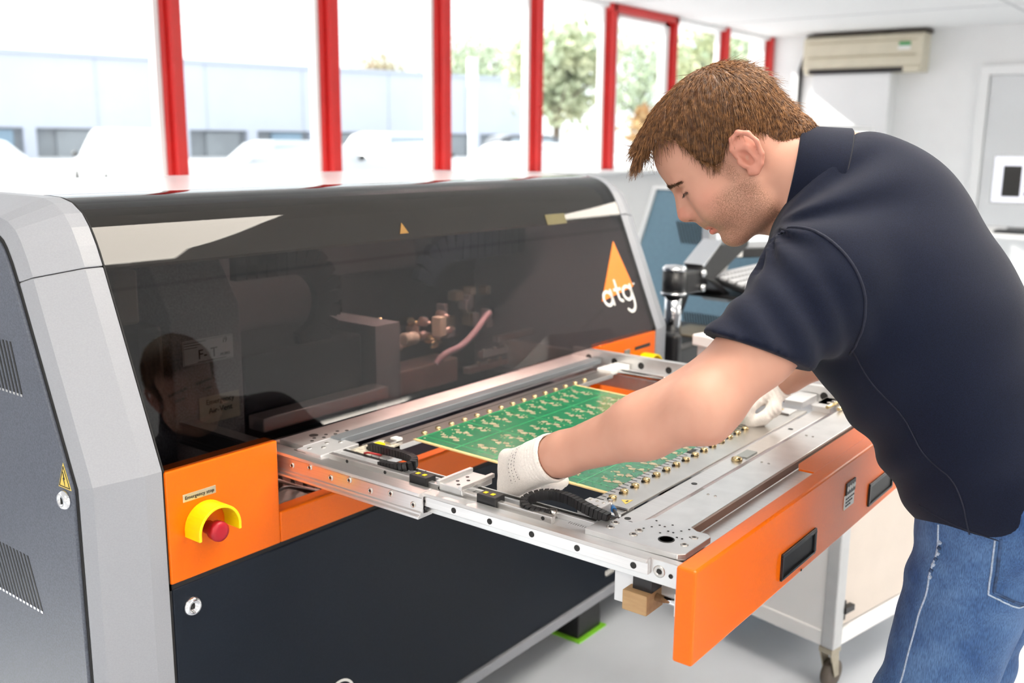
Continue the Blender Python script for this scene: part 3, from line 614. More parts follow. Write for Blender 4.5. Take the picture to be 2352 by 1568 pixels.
# --- near side plate of the drawer with its two-step top and end face
sp_ = MB().prism([(xo + .0157, .754), (xo + .040, .754), (xo + .040, .781), (xo + .030, .781), (xo + .030, .7875), (xo + .0157, .7875)], 'y', -.777, .05).build('side_plate', M_ALUX, dr, bevel=.001)
holes(sp_, [(xo + .0155, -.735, .772)], .0085, (-1, 0, 0)); bores(sp_, [(xo + .0155, -.752, .770), (xo + .0155, -.768, .768)], .0032, (-1, 0, 0))
MB().box(xo + .04, xo + .098, -.70, -.06, .774, .781).build('inner_ledge', M_ALUPALE, dr, bevel=.001)
# linear guide on the ledge: rail, carriages, black limit switches
gx = xo + .044
gd = MB().box(gx - .006, gx + .004, -.545, -.035, .781, .793).build('guide_rail', M_ALU, dr, bevel=.0008)
bores(gd, [(gx - .0062, y, .788) for y in (-.12, -.21, -.33, -.44, -.53)], .003, (-1, 0, 0))
for y0 in (-.306, -.446):
    sw = MB().box(gx - .012, gx + .012, y0, y0 + .036, .782, .800).build('limit_switch', M_BLACK, dr, bevel=.001)
    for q in (.010, .024): MB().box(gx - .004, gx + .003, y0 + q, y0 + q + .006, .7998, .8006).build('switch_mark', M_YELLOW, sw)
    MB().box(gx - .014, gx + .010, y0 + .002, y0 + .034, .775, .782).build('switch_foot', M_ALUPALE, sw)
cg = MB().box(gx - .010, gx + .064, -.380, -.332, .787, .799).build('guide_carriage', M_ALUX, dr, bevel=.0015)
for y0 in (-.382, -.337): MB().box(gx - .014, gx + .068, y0, y0 + .007, .797, .804).build('carriage_lip', M_ALU, cg, bevel=.001)
bores(cg, [(gx + .002 + k * .012, -.362 + (k % 2) * .012, .799) for k in range(4)], .003)
g2 = MB().box(gx + .022, gx + .040, -.60, -.04, .781, .790).build('slide_track', M_ALUPALE, dr, bevel=.001)
MB().box(gx + .027, gx + .033, -.598, -.042, .790, .7912).build('track_groove', M_HOLE, g2)
bores(g2, [(gx + .036, -.10 - .018 * k, .7901) for k in range(10)], .0012)
# --- rear beam (pink-lit plate), with bores near the corner, and the blue-grey strip before it
rb = MB().box(xo + .035, 1.22, -.012, .052, .770, .7945).build('rear_beam', M_ALUX, dr, bevel=.001)
bores(rb, [(.325, .022, .7945)], .0085); bores(rb, [(.300 + .014 * k, -.002 + .010 * (k % 2), .7945) for k in range(7)], .0035)
cb_ = MB().box(xo + .02, .345, -.075, -.012, .774, .7935).build('corner_block', M_ALUPALE, dr, bevel=.0015)
MB().box(xo + .0195, xo + .0215, -.035, -.005, .779, .790).build('block_window', M_HOLE, cb_)
holes(cb_, [(.27 + .02 * k, -.03 - .014 * (k % 2), .7935) for k in range(4)], .0042)
MB().box(.335, 1.20, -.040, -.0125, .786, .7975).build('rear_strip', mat('blue_grey_strip', (.30, .33, .355), .35, .6, nscale=8, namt=.05), dr, bevel=.0008)
MB().box(.35, 1.18, -.072, -.042, .758, .775).build('rear_channel', mat('dark_bronze_channel', (.13, .085, .07), .4, .5, nscale=12, namt=.1), dr)
# --- left clamp bar with brass studs
cl = MB().box(.355, 1.115, -.128, -.072, .779, .789).build('clamp_bar', M_STEEL, dr, bevel=.001)
MB().box(.356, 1.114, -.090, -.0885, .789, .7893).build('clamp_groove', M_HOLE, cl)
for k in range(15): MB().lathe((.475 + k * .0385, -.113, .789), (0, 0, 1), [(.0058, 0), (.0058, .003), (.004, .0048), (0, .005)], 12).build('clamp_stud', M_BRASS, cl)
# small electronics at the near corner of the clamp bar
eb = MB().box(.315, .395, -.128, -.082, .779, .7905).build('sensor_board', mat('sensor_board', (.52, .47, .38), .5, nscale=120, namt=.4), dr, bevel=.001)
for k, c in enumerate((M_BLACK, M_YELLOW, M_STEEL, M_LABEL)): MB().box(.335 + k * .022, .350 + k * .022, -.12 + .006 * (k % 2), -.103 + .006 * (k % 2), .7905, .7955).build('sensor_part', c, eb, bevel=.0008)
MB().tube(smooth_curve3([(.315, -.12, .792), (.305, -.14, .80), (.318, -.15, .795), (.33, -.145, .79)]), .002, 6).build('red_wire', mat('red_wire', (.4, .02, .02), .5, nscale=9, namt=.05), eb)
eb2 = MB().box(.318, .375, -.170, -.130, .779, .789).build('sensor_bracket', M_ALUPALE, dr, bevel=.001)
# --- right clamp ruler bar: slotted scale edge, studs, small pins
ru = MB().box(.388, 1.095, -.606, -.542, .783, .7865).build('clamp_ruler', M_STEEL, dr, bevel=.0006, label='thin steel clamp ruler with brass studs')
for k in range(52):
    L_ = .010 if k % 5 else .014; MB().box(.396 + k * .0133, .3978 + k * .0133, -.5425 - L_, -.5422, .7864, .7868).build('scale_mark', M_INK, ru)
for k in range(20):
    p = Vector((.412 + k * .0342, -.563, .7865))
    st = MB().lathe(p, (0, 0, 1), [(.0062, 0), (.0066, .002), (.0066, .0036), (.004, .0052), (0, .0055)], 14).build('ruler_stud', M_BRASS, ru)
    MB().cb((p.x - .0072, p.y + .002, p.z + .0012), (.005, .004, .002)).build('stud_lug', M_HOLE, st)
MB().prism([(.402, -.592), (.424, -.592), (.414, -.577)], 'z', .7864, .7869).build('warning_triangle', M_SIGNY, ru); MB().cb((.4135, -.588, .7869), (.006, .003, .0004)).build('triangle_mark', M_INK, ru)
MB().box(.69, .712, -.552, -.5435, .7864, .7872).build('ruler_notch', M_HOLE, ru)
MB().cyl((.383, -.577, .775), (.383, -.577, .796), .0035).build('ruler_pin', M_STEEL, ru)
MB().box(.372, .41, -.603, -.566, .7765, .7825).build('ruler_clip', M_STEEL, ru, bevel=.001); MB().box(1.04, 1.08, -.590, -.566, .7866, .790).build('ruler_end_clip', M_ALUPALE, ru, bevel=.001)
# --- second cross bar behind the ruler
c2 = MB().box(.335, 1.165, -.643, -.609, .770, .783).build('cross_bar', M_ALU, dr, bevel=.001)
bores(c2, [(.56, -.626, .783), (.96, -.626, .783), (.350, -.63, .783), (.362, -.62, .783)], .005)
for x in (.545, .72, .93): MB().box(x, x + .022, -.656, -.634, .762, .776).build('cross_bar_foot', M_ALUPALE, c2, bevel=.001)
MB().box(.735, .778, -.638, -.618, .783, .7855).build('clasp_plate', mat('grey_green_plate', (.42, .45, .44), .4, .6, nscale=9, namt=.05), c2, bevel=.0006); MB().lathe((.715, -.628, .783), (0, 0, 1), [(.010, 0), (.009, .005), (.004, .007)], 10).build('clasp_knob', M_BRASS, c2)
# --- front beam: wide milled plate with step, and the corner plates
fb = MB().box(.358, 1.175, -.722, -.664, .784, .7945).build('front_beam', M_ALUX, dr, bevel=.0008)
MB().box(.358, 1.17, -.7262, -.7222, .782, .7943).build('front_beam_step', mat('brown_reflecting_edge', (.30, .20, .16), .4, .6, nscale=12, namt=.1), fb)
MB().box(.285, 1.20, -.777, -.727, .772, .781).build('front_ledge', M_ALU, dr, bevel=.0008)
holes(fb, [(.50 + .2 * k, -.68 - .012 * (j), .7946) for k in range(4) for j in range(2)], .0022)
def corner(xa, sgn, name):
    b = MB().prism([(xa, -.608), (xa + sgn * .062, -.608), (xa + sgn * .062, -.650), (xa + sgn * .098, -.664), (xa + sgn * .098, -.722), (xa + sgn * .090, -.735), (xa + sgn * .090, -.752), (xa + sgn * .082, -.760), (xa + sgn * .010, -.760), (xa + sgn * .002, -.752), (xa, -.70)][::(1 if sgn > 0 else -1)], 'z', .7865, .795)
    p = b.build('corner_plate', M_ALUX, dr, bevel=.0008)
    holes(p, [(xa + sgn * a, y, .795) for a, y in ((.045, -.630), (.027, -.633), (.041, -.671), (.024, -.672))], .0060)
    holes(p, [(xa + sgn * .066, -.743, .795), (xa + sgn * .036, -.744, .795)], .0055)
    MB().lathe((xa + sgn * .037, -.716, .7946), (0, 0, 1), [(.0115, 0), (.0115, .0008), (.0095, .001), (.0095, .0004), (0, .0004)], 22, False).build('register_hole', M_HOLE, p)
    bores(p, [(xa + sgn * (.052 + .012 * (k % 4)), -.672 - .02 * (k // 4) - .006 * (k % 3), .795) for k in range(14)], .0016)
    return p
corner(.266, 1, 'n'); corner(1.203, -1, 'f')
MB().box(.285, .345, -.752, -.70, .7815, .7862).build('corner_spacer', M_BLACK, dr)
# drag chain of the near side, looping from the ledge to the ruler
chain([(.292, -.530, .787), (.286, -.515, .788), (.281, -.497, .790), (.289, -.481, .794), (.308, -.483, .800), (.324, -.505, .806), (.324, -.545, .807), (.313, -.580, .803), (.312, -.618, .798)], .012, .014, dr, (0, 0, 1), gap=.0075, name='drag_chain_link')
chain([(.338, -.110, .796), (.332, -.16, .800), (.326, -.215, .803), (.316, -.240, .803), (.300, -.246, .800), (.290, -.225, .795), (.292, -.18, .790)], .011, .013, dr, (0, 0, 1), gap=.0075, name='drag_chain_link')
MB().tube(smooth_curve3([(.312, -.615, .797), (.330, -.622, .794), (.352, -.606, .790), (.368, -.592, .788)]), .0028, 8).build('cable', M_BLACK, dr); MB().cyl((.366, -.594, .788), (.378, -.584, .787), .0042).build('blue_fitting', mat('blue_fitting', (.01, .12, .35), .4, nscale=9, namt=.05), dr)
jb = MB().box(.330, .364, -.590, -.552, .781, .800).build('joint_block', M_ALUPALE, dr, bevel=.0012)
holes(jb, [(.339 + .016 * (k % 2), -.560 - .011 * (k // 2), .800) for k in range(6)], .0026)
MB().cyl((.300, -.530, .781), (.300, -.530, .794), .0058).build('stop_knob', M_STEEL, dr)
# etched scale on the ledge
b = MB()
for k in range(26): b.box(.296, .301 if k % 5 else .304, -.56 - k * .004, -.5592 - k * .004, .7809, .7812)
b.build('etched_scale', M_INK, dr)
# far side of the drawer: plate with bores, rail, tray lip, clips
fs = MB().box(1.205, 1.222, -.777, .05, .735, .815).build('side_plate', M_ALUX, dr, bevel=.001)
bores(fs, [(1.2048, y, .795) for y in (.0, -.075, -.15, -.225, -.46, -.60)], .0085, (-1, 0, 0))
MB().box(1.223, 1.245, -.45, .30, .725, .800).build('outer_rail', M_ALU, dr, bevel=.001); MB().box(1.165, 1.203, -.60, -.05, .772, .783).build('inner_ledge', M_ALUPALE, dr, bevel=.001)
MB().cyl((1.15, -.57, .786), (1.15, -.09, .786), .007).build('guide_rod', M_CHROME, dr)
for k, (y, c) in enumerate(((-.10, M_LABEL), (-.565, M_ALUPALE), (-.625, M_ALUX), (-.690, M_ALUPALE))): MB().box(1.115, 1.20, y - .022, y + .018, .783, .795 + .003 * (k % 2)).build('clip_plate', c, dr, bevel=.0012)
for y in (-.645, -.668): MB().cyl((1.10, y, .80), (1.195, y - .004, .80), .0035).build('clip_rod', M_BRASS, dr)
# underside: bracket and the rod of the wooden chock
MB().box(.272, .285, -.690, -.655, .700, .7539).box(.29, .33, -.76, -.70, .72, .7739).build('front_bracket', M_ALUPALE, dr, bevel=.001)
MB().box(.262, .298, -.719, -.69, .7318, .7538).build('chock_seat', M_BLACK, dr)
rd = MB().cyl((.276, -.7195, .722), (.276, -.778, .722), .0055).build('chock_rod', M_CHROME, dr)
MB().box(.268, .30, -.777, -.750, .706, .738).build('rod_holder', M_LABEL, dr, bevel=.001)
ck = tag(MB().box(.250, .296, -.719, -.681, .703, .7316).build('wooden_block', M_WOOD, bevel=.0012), 'small pale wooden block wedged under the drawer corner', 'wooden block')

# ================================================================== CIRCUIT BOARD (panel of modules)
pcb = thing('circuit_board', 'large green circuit board panel held by two gloved hands', 'circuit board', (.70, -.341, .7852))
pcb.rotation_euler = (math.radians(1.0), 0, 0)
PW, PH = .52, .436
MB().box(-PW / 2, PW / 2, -PH / 2, PH / 2, -.0012, .0008).build('laminate', M_PCB, pcb)
MB().box(-PW / 2 - .006, -PW / 2 + .001, -PH / 2, PH / 2, -.0013, .00085).build('bare_edge', M_PCBEDGE, pcb)
MB().box(PW / 2 - .001, PW / 2 + .006, -PH / 2, PH / 2, -.0013, .00085).build('bare_edge', M_PCBEDGE, pcb)
def cluster(seed):
    r_ = random.Random(seed); b = MB()
    for cx, cy, sx, sy in ((-.004, -.018, .0062, .0085), (.003, -.004, .0070, .0085), (-.003, .010, .0065, .008), (.005, .021, .0045, .007)):
        q = [(cx + sx * (r_.uniform(.55, 1.1)) * math.cos(t * .785), cy + sy * r_.uniform(.55, 1.1) * math.sin(t * .785)) for t in range(8)]; b.prism(q, 'z', .0009, .00125)
    for k in range(9): x = r_.uniform(-.016, .016); y = r_.uniform(-.032, .032); b.cb((x, y, .0011), (r_.uniform(.0015, .004), r_.uniform(.0015, .004), .0005))
    return b
c0 = [cluster(k).build('pad_cluster', M_PAD, pcb) for k in range(3)]
for o in c0: o.location = (0, 0, 0)
n = 0; px_ = (PW - .05) / 12
for r_ in range(5):
    for c_ in range(12):
        x = -PW / 2 + .025 + px_ * (c_ + .5); y = PH / 2 - .045 - r_ * .088
        o = c0[n % 3] if n < 3 else inst(c0[n % 3], pcb); o.location = (x, y, 0); o.rotation_euler = (0, 0, 0 if r_ % 2 == 0 else math.pi); n += 1
tr = MB()
for r_ in range(6): y = PH / 2 - .0015 - r_ * .088; tr.box(-PW / 2, PW / 2, y - .003, y, .0008, .0011)
for c_ in range(5): x = -PW / 2 + .023 + 3 * px_ * c_; tr.box(x - .0012, x + .0012, -PH / 2, PH / 2, .0008, .001)
tr.build('break_line', M_PCBL, pcb)
fd = MB().lathe((0, 0, .0008), (0, 0, 1), [(.0022, 0), (.0022, .0004)], 10, False).build('fiducial', M_PAD, pcb)
fd.location = (-PW / 2 + .012, PH / 2 - .012, 0)
for k in range(1, 22): inst(fd, pcb, (-PW / 2 + .012 + (k % 11) * .048, (PH / 2 - .010) if k < 11 else (-PH / 2 + .012), 0))

# ================================================================== EQUIPMENT BEHIND
bm = thing('blue_machine', 'steel-blue machine cabinet with a sloping side and vent slots behind the tester', 'machine', (3.5, .3, 0), world=True)
MB().prism([(.96, .03), (.93, .80), (.905, .879), (.83, 1.122), (.16, 1.122), (.16, .03)], 'x', 3.0, 3.95).build('cabinet', M_BLUE, bm, bevel=.004)
MB().prism([(.975, .03), (.945, .80), (.92, .885), (.842, 1.137), (.15, 1.137), (.15, 1.1225), (.8305, 1.1225), (.9055, .879), (.9305, .80), (.9605, .03)], 'x', 2.985, 3.96).build('edge_trim', M_WHITE, bm)
for k in range(9):
    y = .73 - k * .0145; MB().prism([(y, .99), (y - .006, .99), (y - .034, .897), (y - .028, .897)], 'x', 2.997, 3.002).build('vent_slot', M_HOLE, bm)
for k in range(22):
    y = .68 - k * .0125; MB().prism([(y, .60), (y - .005, .60), (y - .025, .50), (y - .020, .50)], 'x', 2.997, 3.002).build('vent_slot', M_HOLE, bm)
MB().box(3.02, 3.9, .18, .92, 0, .03).build('plinth', M_BLACK, bm)

ped = thing('control_pedestal', 'black control pedestal with a metal plate beside the tester', 'pedestal', (1.92, .12, 0), world=True)
MB().box(1.735, 2.13, .03, .36, .02, .735).build('body', M_BLACK, ped, bevel=.02, seg=4); MB().box(1.75, 2.12, .05, .34, 0, .02).build('foot', M_RUBBER, ped)
MB().box(1.88, 2.05, .06, .16, .7345, .742).build('metal_plate', mat('dull_bronze_plate', (.35, .30, .22), .4, .6, nscale=20, namt=.15), ped, bevel=.002)
MB().box(1.70, 1.745, .02, .12, .3, .775).build('side_post', M_BLACK, ped, bevel=.015, seg=4)
am = thing('screen_stand', 'black and chrome screen stand on a round post beside the tester', 'stand', (1.82, .1, .735), world=True)
MB().cyl((1.822, .1, .734), (1.822, .1, .88), .026).build('chrome_post', M_CHROME, am); MB().cyl((1.822, .1, .868), (1.822, .1, .945), .036).build('post_sleeve', M_BLACK, am)
MB().lathe((1.822, .1, .945), (0, 0, 1), [(.037, 0), (.037, .008), (.028, .016), (0, .018)]).build('post_cap', M_CHROME, am); MB().lathe((1.822, .1, .872), (0, 0, 1), [(.039, 0), (.040, .004), (.039, .008)]).build('post_ring', M_CHROME, am)
MB().box(1.84, 1.95, .07, .13, .868, .94).build('shoulder', M_BLACK, am, bevel=.008)
MB().prism([(1.93, .938), (1.93, .89), (2.0, .885), (2.28, .985), (2.28, 1.02), (2.08, 1.005)], 'y', .07, .13).build('upper_arm', M_BLACK, am, bevel=.006)
MB().prism([(1.95, .944), (2.06, 1.010), (2.07, 1.022), (1.94, .954)], 'y', .065, .135).build('arm_cover', M_CHROME, am, bevel=.003)
MB().prism([(1.95, .91), (2.0, .905), (2.14, .835), (2.46, .835), (2.46, .815), (2.12, .815)], 'y', .05, .15).build('tray_arm', M_BLACK, am, bevel=.005)
for z in (.927, .882): MB().lathe((1.945, .07, z), (0, -1, 0), [(.013, 0), (.013, .006), (.009, .012), (0, .012)]).build('bolt', M_CHROME, am)
for k in range(4): MB().tube(smooth_curve3([(1.95, .11, .885), (1.90 + .02 * k, .14, .80), (1.86 + .03 * k, .16, .76), (1.88 + .03 * k, .18, .737)]), .004, 6).build('cable', M_BLACK, am)
for k in range(3): MB().tube(smooth_curve3([(2.32 + .02 * k, .16, 1.0), (2.33 + .02 * k, .18, .93), (2.26 + .02 * k, .17, .87), (2.28, .15, .80)]), .006, 6).build('cable', M_LABEL if k else M_BLACK, am)
MB().prism([(2.05, .835), (2.52, .835), (2.52, .847), (2.05, .847)], 'y', -.08, .22).build('keyboard_tray', M_BLACK, am, bevel=.004)
MB().cyl((2.17, -.02, .775), (2.26, -.06, .778), .011).cyl((2.25, -.055, .778), (2.25, -.055, .836), .006).build('lever', M_CREAM, am, bevel=.003)
kb = thing('keyboard', 'black keyboard with pale keys on the arm tray', 'keyboard', (2.28, .04, .8472), -.0)
kb.rotation_euler = (math.radians(14), 0, 0); kb.location.z += .0215
MB().box(-.21, .21, -.085, .085, 0, .016).build('case', M_BLACK, kb, bevel=.003)
kk = MB().cb((0, 0, .021), (.021, .020, .010)).build('key', mat('pale_keys', (.62, .63, .66), .4, nscale=20, namt=.05), kb, bevel=.002); kk.location = (-.19, -.06, 0)
for r_ in range(5):
    for c_ in range(15):
        if r_ or c_: inst(kk, kb, (-.19 + .027 * c_, -.06 + .03 * r_, 0))
mo = thing('monitor', 'grey monitor with a light screen and bright green strip on the black arm', 'monitor', (2.58, .05, .928), math.radians(-33))
MB().box(-.33, .33, .0, .05, .03, .46).build('case', mat('grey_case', (.45, .47, .50), .45, nscale=20, namt=.03), mo, bevel=.006)
MB().box(-.33, .33, -.012, .0, .0, .032).build('lower_bezel', M_BLACK, mo, bevel=.003); MB().box(-.30, .30, -.002, .001, .055, .44).build('screen', mat('light_screen', (.5, .52, .52), .2, emis=(.75, .82, .84), estr=.55), mo)
MB().box(-.05, .29, -.0035, -.001, .085, .115).build('screen_green_strip', mat('green_screen', (.02, .5, .02), .3, emis=(.03, .8, .03), estr=.8), mo); MB().box(-.33, -.20, -.014, -.01, .004, .03).build('badge', M_LABEL, mo)

# ---- white cabinet on castors behind the drawer
ct = thing('cabinet_trolley', 'white panelled cabinet trolley on castors with grey corner posts', 'trolley', (1.40, -.60, 0), math.radians(-12))
Wc, Dc, Zb, Zt = .62, .46, .115, .80
M_POST = mat('grey_corner_post', (.52, .54, .56), .45, nscale=20, namt=.03)
for x in (0, Wc - .04):
    for y in (0, Dc - .035): MB().box(x, x + .04, y, y + .035, Zb, Zt).build('corner_post', M_POST, ct, bevel=.004)
MB().box(.006, .014, .036, Dc - .036, Zb + .04, Zt).build('side_panel', M_WHITE, ct); MB().box(Wc - .014, Wc - .006, .036, Dc - .036, Zb + .04, Zt).build('side_panel', M_WHITE, ct)
MB().box(.002, .02, .036, Dc - .036, Zb, Zb + .04).box(.041, Wc - .041, .004, .03, Zb, Zb + .045).build('bottom_rail', M_WHITE, ct, bevel=.003)
dr_ = MB().box(.043, Wc - .043, .008, .022, Zb + .05, Zt - .01).build('door', mat('beige_door', (.66, .59, .53), .5, nscale=10, namt=.02), ct, bevel=.003)
MB().box(.036, .045, .0, .012, .185, .235).box(.036, .075, -.006, .01, .203, .218).build('hinge', M_BLACK, dr_)
MB().box(.01, Wc - .01, Dc - .02, Dc - .006, Zb, Zt).build('back_panel', M_WHITE, ct); MB().box(.015, Wc - .015, .03, Dc - .03, Zb, Zb + .015).build('floor_panel', M_WHITE, ct)
MB().box(-.01, Wc + .01, -.01, Dc + .01, Zt, Zt + .03).build('worktop', M_WHITE, ct, bevel=.004)
for x in (.02, Wc - .02):
    for y in (.02, Dc - .02):
        c = MB().box(x - .02, x + .02, y - .018, y + .018, Zb - .012, Zb).prism([(x - .02, Zb - .012), (x + .016, Zb - .012), (x + .024, .035), (x + .006, .035)], 'y', y - .016, y - .012).prism([(x - .02, Zb - .012), (x + .016, Zb - .012), (x + .024, .035), (x + .006, .035)], 'y', y + .012, y + .016).build('castor', mat('dull_zinc', (.40, .36, .28), .4, .7, nscale=30, namt=.1), ct)
        MB().lathe((x + .014, y - .010, .038), (0, 1, 0), [(.026, 0), (.037, .002), (.038, .01), (.037, .018), (.026, .02)]).build('castor_wheel', mat('brown_tyre', (.10, .08, .065), .6, nscale=30, namt=.1), c)
tag(MB().prism([(1.50, .8305), (1.93, .8305), (1.93, 1.02), (1.60, 1.05), (1.50, .95)], 'y', -.62, -.34).build('white_box', mat('gloss_white_box', (.84, .85, .87), .3, nscale=5, namt=.01), bevel=.01), 'white plastic hood box standing on the cabinet trolley', 'box')

# ---- far desk with screens
dk = thing('desk', 'white desk against the far side with monitors on it', 'desk', (6.4, .35, 0), world=True)
MB().box(6.05, 6.75, -1.3, 1.5, .745, .775).build('desktop', M_WHITE, dk, bevel=.004)
for x in (6.1, 6.7):
    for y in (-1.2, 1.4): MB().box(x - .025, x + .025, y - .025, y + .025, 0, .745).build('leg', M_POST, dk)
def screen(x, y, z, wd, ht, label, stand=True, frame_c=None):
    t = thing('monitor', label, 'monitor', (x, y, .775), math.radians(-90 + 8)); fr = frame_c or M_BLACK
    MB().box(-wd / 2, wd / 2, .0, .035, z, z + ht).build('case', fr, t, bevel=.004)
    MB().box(-wd / 2 + .012, wd / 2 - .012, -.003, .001, z + .015, z + ht - .015).build('screen', mat('lilac_screen', (.5, .5, .55), .25, emis=(.60, .63, .74), estr=.7), t)
    MB().box(-.025, .025, .02, .045, .01, z + .02).build('stand', M_BLACK, t); MB().box(-.16, .16, -.06, .10, .0, .016).build('stand_base', M_BLACK, t, bevel=.004)
    return t
m1 = screen(6.36, -.08, .17, .56, .32, 'monitor showing a grey window layout on the far desk', frame_c=mat('grey_case', (.45, .47, .5)))
MB().box(-.215, -.105, -.005, -.002, .22, .42).build('dark_window', mat('dark_screen_area', (.015, .015, .015), .3, nscale=9, namt=.1), m1)
for k in range(3):
    for j in range(4): MB().box(-.085 + k * .08, -.035 + k * .08, -.005, -.002, .225 + j * .052, .255 + j * .052).build('screen_block', mat('screen_grey', (.22, .22, .27), .3, nscale=9, namt=.1), m1)
screen(6.45, -.42, .20, .56, .34, 'black-framed monitor standing behind the grey-framed one on the far desk')
screen(6.35, 1.17, .245, .50, .335, 'black monitor alone at the end of the far desk')
tag(MB().box(6.055, 6.19, -.42, .10, .7755, .795).build('keyboard', M_BLACK, bevel=.004), 'flat black keyboard lying on the far white desk', 'keyboard')

# ================================================================== PERSON
# continuous surfaces grown from smooth distance fields (surface nets on a rectilinear grid)
class Field:
    def __init__(s, xs, ys, zs):
        s.ax = [np.asarray(a, np.float32) for a in (xs, ys, zs)]; s.D = np.full([len(a) for a in s.ax], .2, np.float32)
    def sub(s, lo, hi):
        sl = []
        for a, l, h in zip(s.ax, lo, hi):
            i0 = max(0, np.searchsorted(a, l) - 1); i1 = min(len(a), np.searchsorted(a, h) + 1); sl.append(slice(i0, max(i1, i0 + 1)))
        P = np.stack(np.meshgrid(s.ax[0][sl[0]], s.ax[1][sl[1]], s.ax[2][sl[2]], indexing='ij'), -1)
        return tuple(sl), P
    def put(s, fn, lo, hi, k=.02, mode='u'):
        pad = max(k, .01) * 2 + .01; sl, P = s.sub(np.asarray(lo) - pad, np.asarray(hi) + pad); d = fn(P).astype(np.float32); c = s.D[sl]
        if mode == 'u': h = np.clip(.5 + .5 * (c - d) / k, 0, 1); r = c * (1 - h) + d * h - k * h * (1 - h)
        elif mode == 's': h = np.clip(.5 - .5 * (c + d) / k, 0, 1); r = c * (1 - h) + (-d) * h + k * h * (1 - h)
        else: h = np.clip(.5 - .5 * (d - c) / k, 0, 1); r = d * (1 - h) + c * h + k * h * (1 - h)
        s.D[sl] = r
    def cone(s, a, b, ra, rb, k=.02, mode='u'):
        a = np.asarray(a, float); b = np.asarray(b, float); ba = b - a; L = ba @ ba
        def fn(P): pa = P - a; t = np.clip(pa @ ba / L, 0, 1); return np.linalg.norm(pa - t[..., None] * ba, axis=-1) - (ra + t * (rb - ra))
        r = max(ra, rb); s.put(fn, np.minimum(a, b) - r, np.maximum(a, b) + r, k, mode)
    def ell(s, c, A, r, k=.02, mode='u'):
        c = np.asarray(c, float); A = np.asarray(A, float); r = np.asarray(r, float)
        def fn(P): q = (P - c) @ A.T; k0 = np.linalg.norm(q / r, axis=-1); k1 = np.linalg.norm(q / (r * r), axis=-1) + 1e-9; return k0 * (k0 - 1) / k1
        e = np.sqrt(((A * r[:, None]) ** 2).sum(0)); s.put(fn, c - e, c + e, k, mode)
    def cut(s, p, n, k=.004):
        """remove everything on the side n points to"""
        p = np.asarray(p, float); n = np.asarray(n, float) / np.linalg.norm(n)
        P = np.stack(np.meshgrid(*s.ax, indexing='ij'), -1); s.D = np.maximum(s.D, ((P - p) @ n).astype(np.float32))
    def mesh(s):
        D = s.D; ax = s.ax; I = D < 0; n = D.shape
        c = [I[i:n[0] - 1 + i, j:n[1] - 1 + j, k_:n[2] - 1 + k_] for i in (0, 1) for j in (0, 1) for k_ in (0, 1)]
        cnt = sum(q.astype(np.int8) for q in c); act = np.argwhere((cnt > 0) & (cnt < 8)); idx = np.full([m - 1 for m in n], -1, np.int32); idx[tuple(act.T)] = np.arange(len(act))
        acc = np.zeros((len(act), 3)); num = np.zeros(len(act))
        corner_ = [(i, j, k_) for i in (0, 1) for j in (0, 1) for k_ in (0, 1)]
        vals = {q: D[act[:, 0] + q[0], act[:, 1] + q[1], act[:, 2] + q[2]] for q in corner_}
        for q in corner_:
            for d in range(3):
                if q[d] == 0:
                    q2 = list(q); q2[d] = 1; q2 = tuple(q2); a, b = vals[q], vals[q2]; msk = (a < 0) != (b < 0); t = np.where(msk, a / np.where(msk, a - b, 1), 0)
                    p = np.tile(np.array(q, float), (len(act), 1)); p[:, d] = t; acc[msk] += p[msk]; num[msk] += 1
        pos = act + acc / num[:, None]
        V = np.stack([np.interp(pos[:, d], np.arange(n[d]), ax[d]) for d in range(3)], 1); F = []
        for d in range(3):
            e1, e2 = [(1, 2), (2, 0), (0, 1)][d]; sa = [slice(None)] * 3; sb = [slice(None)] * 3; sa[d] = slice(0, -1); sb[d] = slice(1, None)
            A_ = I[tuple(sa)]; B_ = I[tuple(sb)]; ch = np.argwhere(A_ != B_); ok = (ch[:, e1] > 0) & (ch[:, e2] > 0) & (ch[:, e1] < n[e1] - 1) & (ch[:, e2] < n[e2] - 1); ch = ch[ok]
            ins = A_[tuple(ch.T)]
            def cell(o1, o2): q = ch.copy(); q[:, e1] += o1; q[:, e2] += o2; return idx[tuple(q.T)]
            Q = np.stack([cell(-1, -1), cell(0, -1), cell(0, 0), cell(-1, 0)], 1); Q[~ins] = Q[~ins][:, ::-1]; F.append(Q)
        return V, np.concatenate(F)

def field_obj(F, name, m, parent, smooth_it=2):
    V, Q = F.mesh(); me = bpy.data.meshes.new(name); me.vertices.add(len(V)); me.vertices.foreach_set('co', V.astype(np.float32).ravel())
    me.loops.add(Q.size); me.loops.foreach_set('vertex_index', Q.astype(np.int32).ravel()); me.polygons.add(len(Q)); me.polygons.foreach_set('loop_start', np.arange(0, Q.size, 4, dtype=np.int32))
    me.update(calc_edges=True); me.validate(); me.polygons.foreach_set('use_smooth', np.ones(len(me.polygons), bool))
    o = bpy.data.objects.new(name, me); COL.objects.link(o); me.materials.append(m)
    if smooth_it: md = o.modifiers.new('smooth', 'SMOOTH'); md.iterations = smooth_it; md.factor = .5
    setp(o, parent); return o, V

def axis(parts):
    """piecewise spacing: [(start, stop, step), ...]"""
    a = []
    for s0, s1, st in parts: a += list(np.arange(s0, s1 - st * .4, st))
    return np.array(a + [parts[-1][1]])

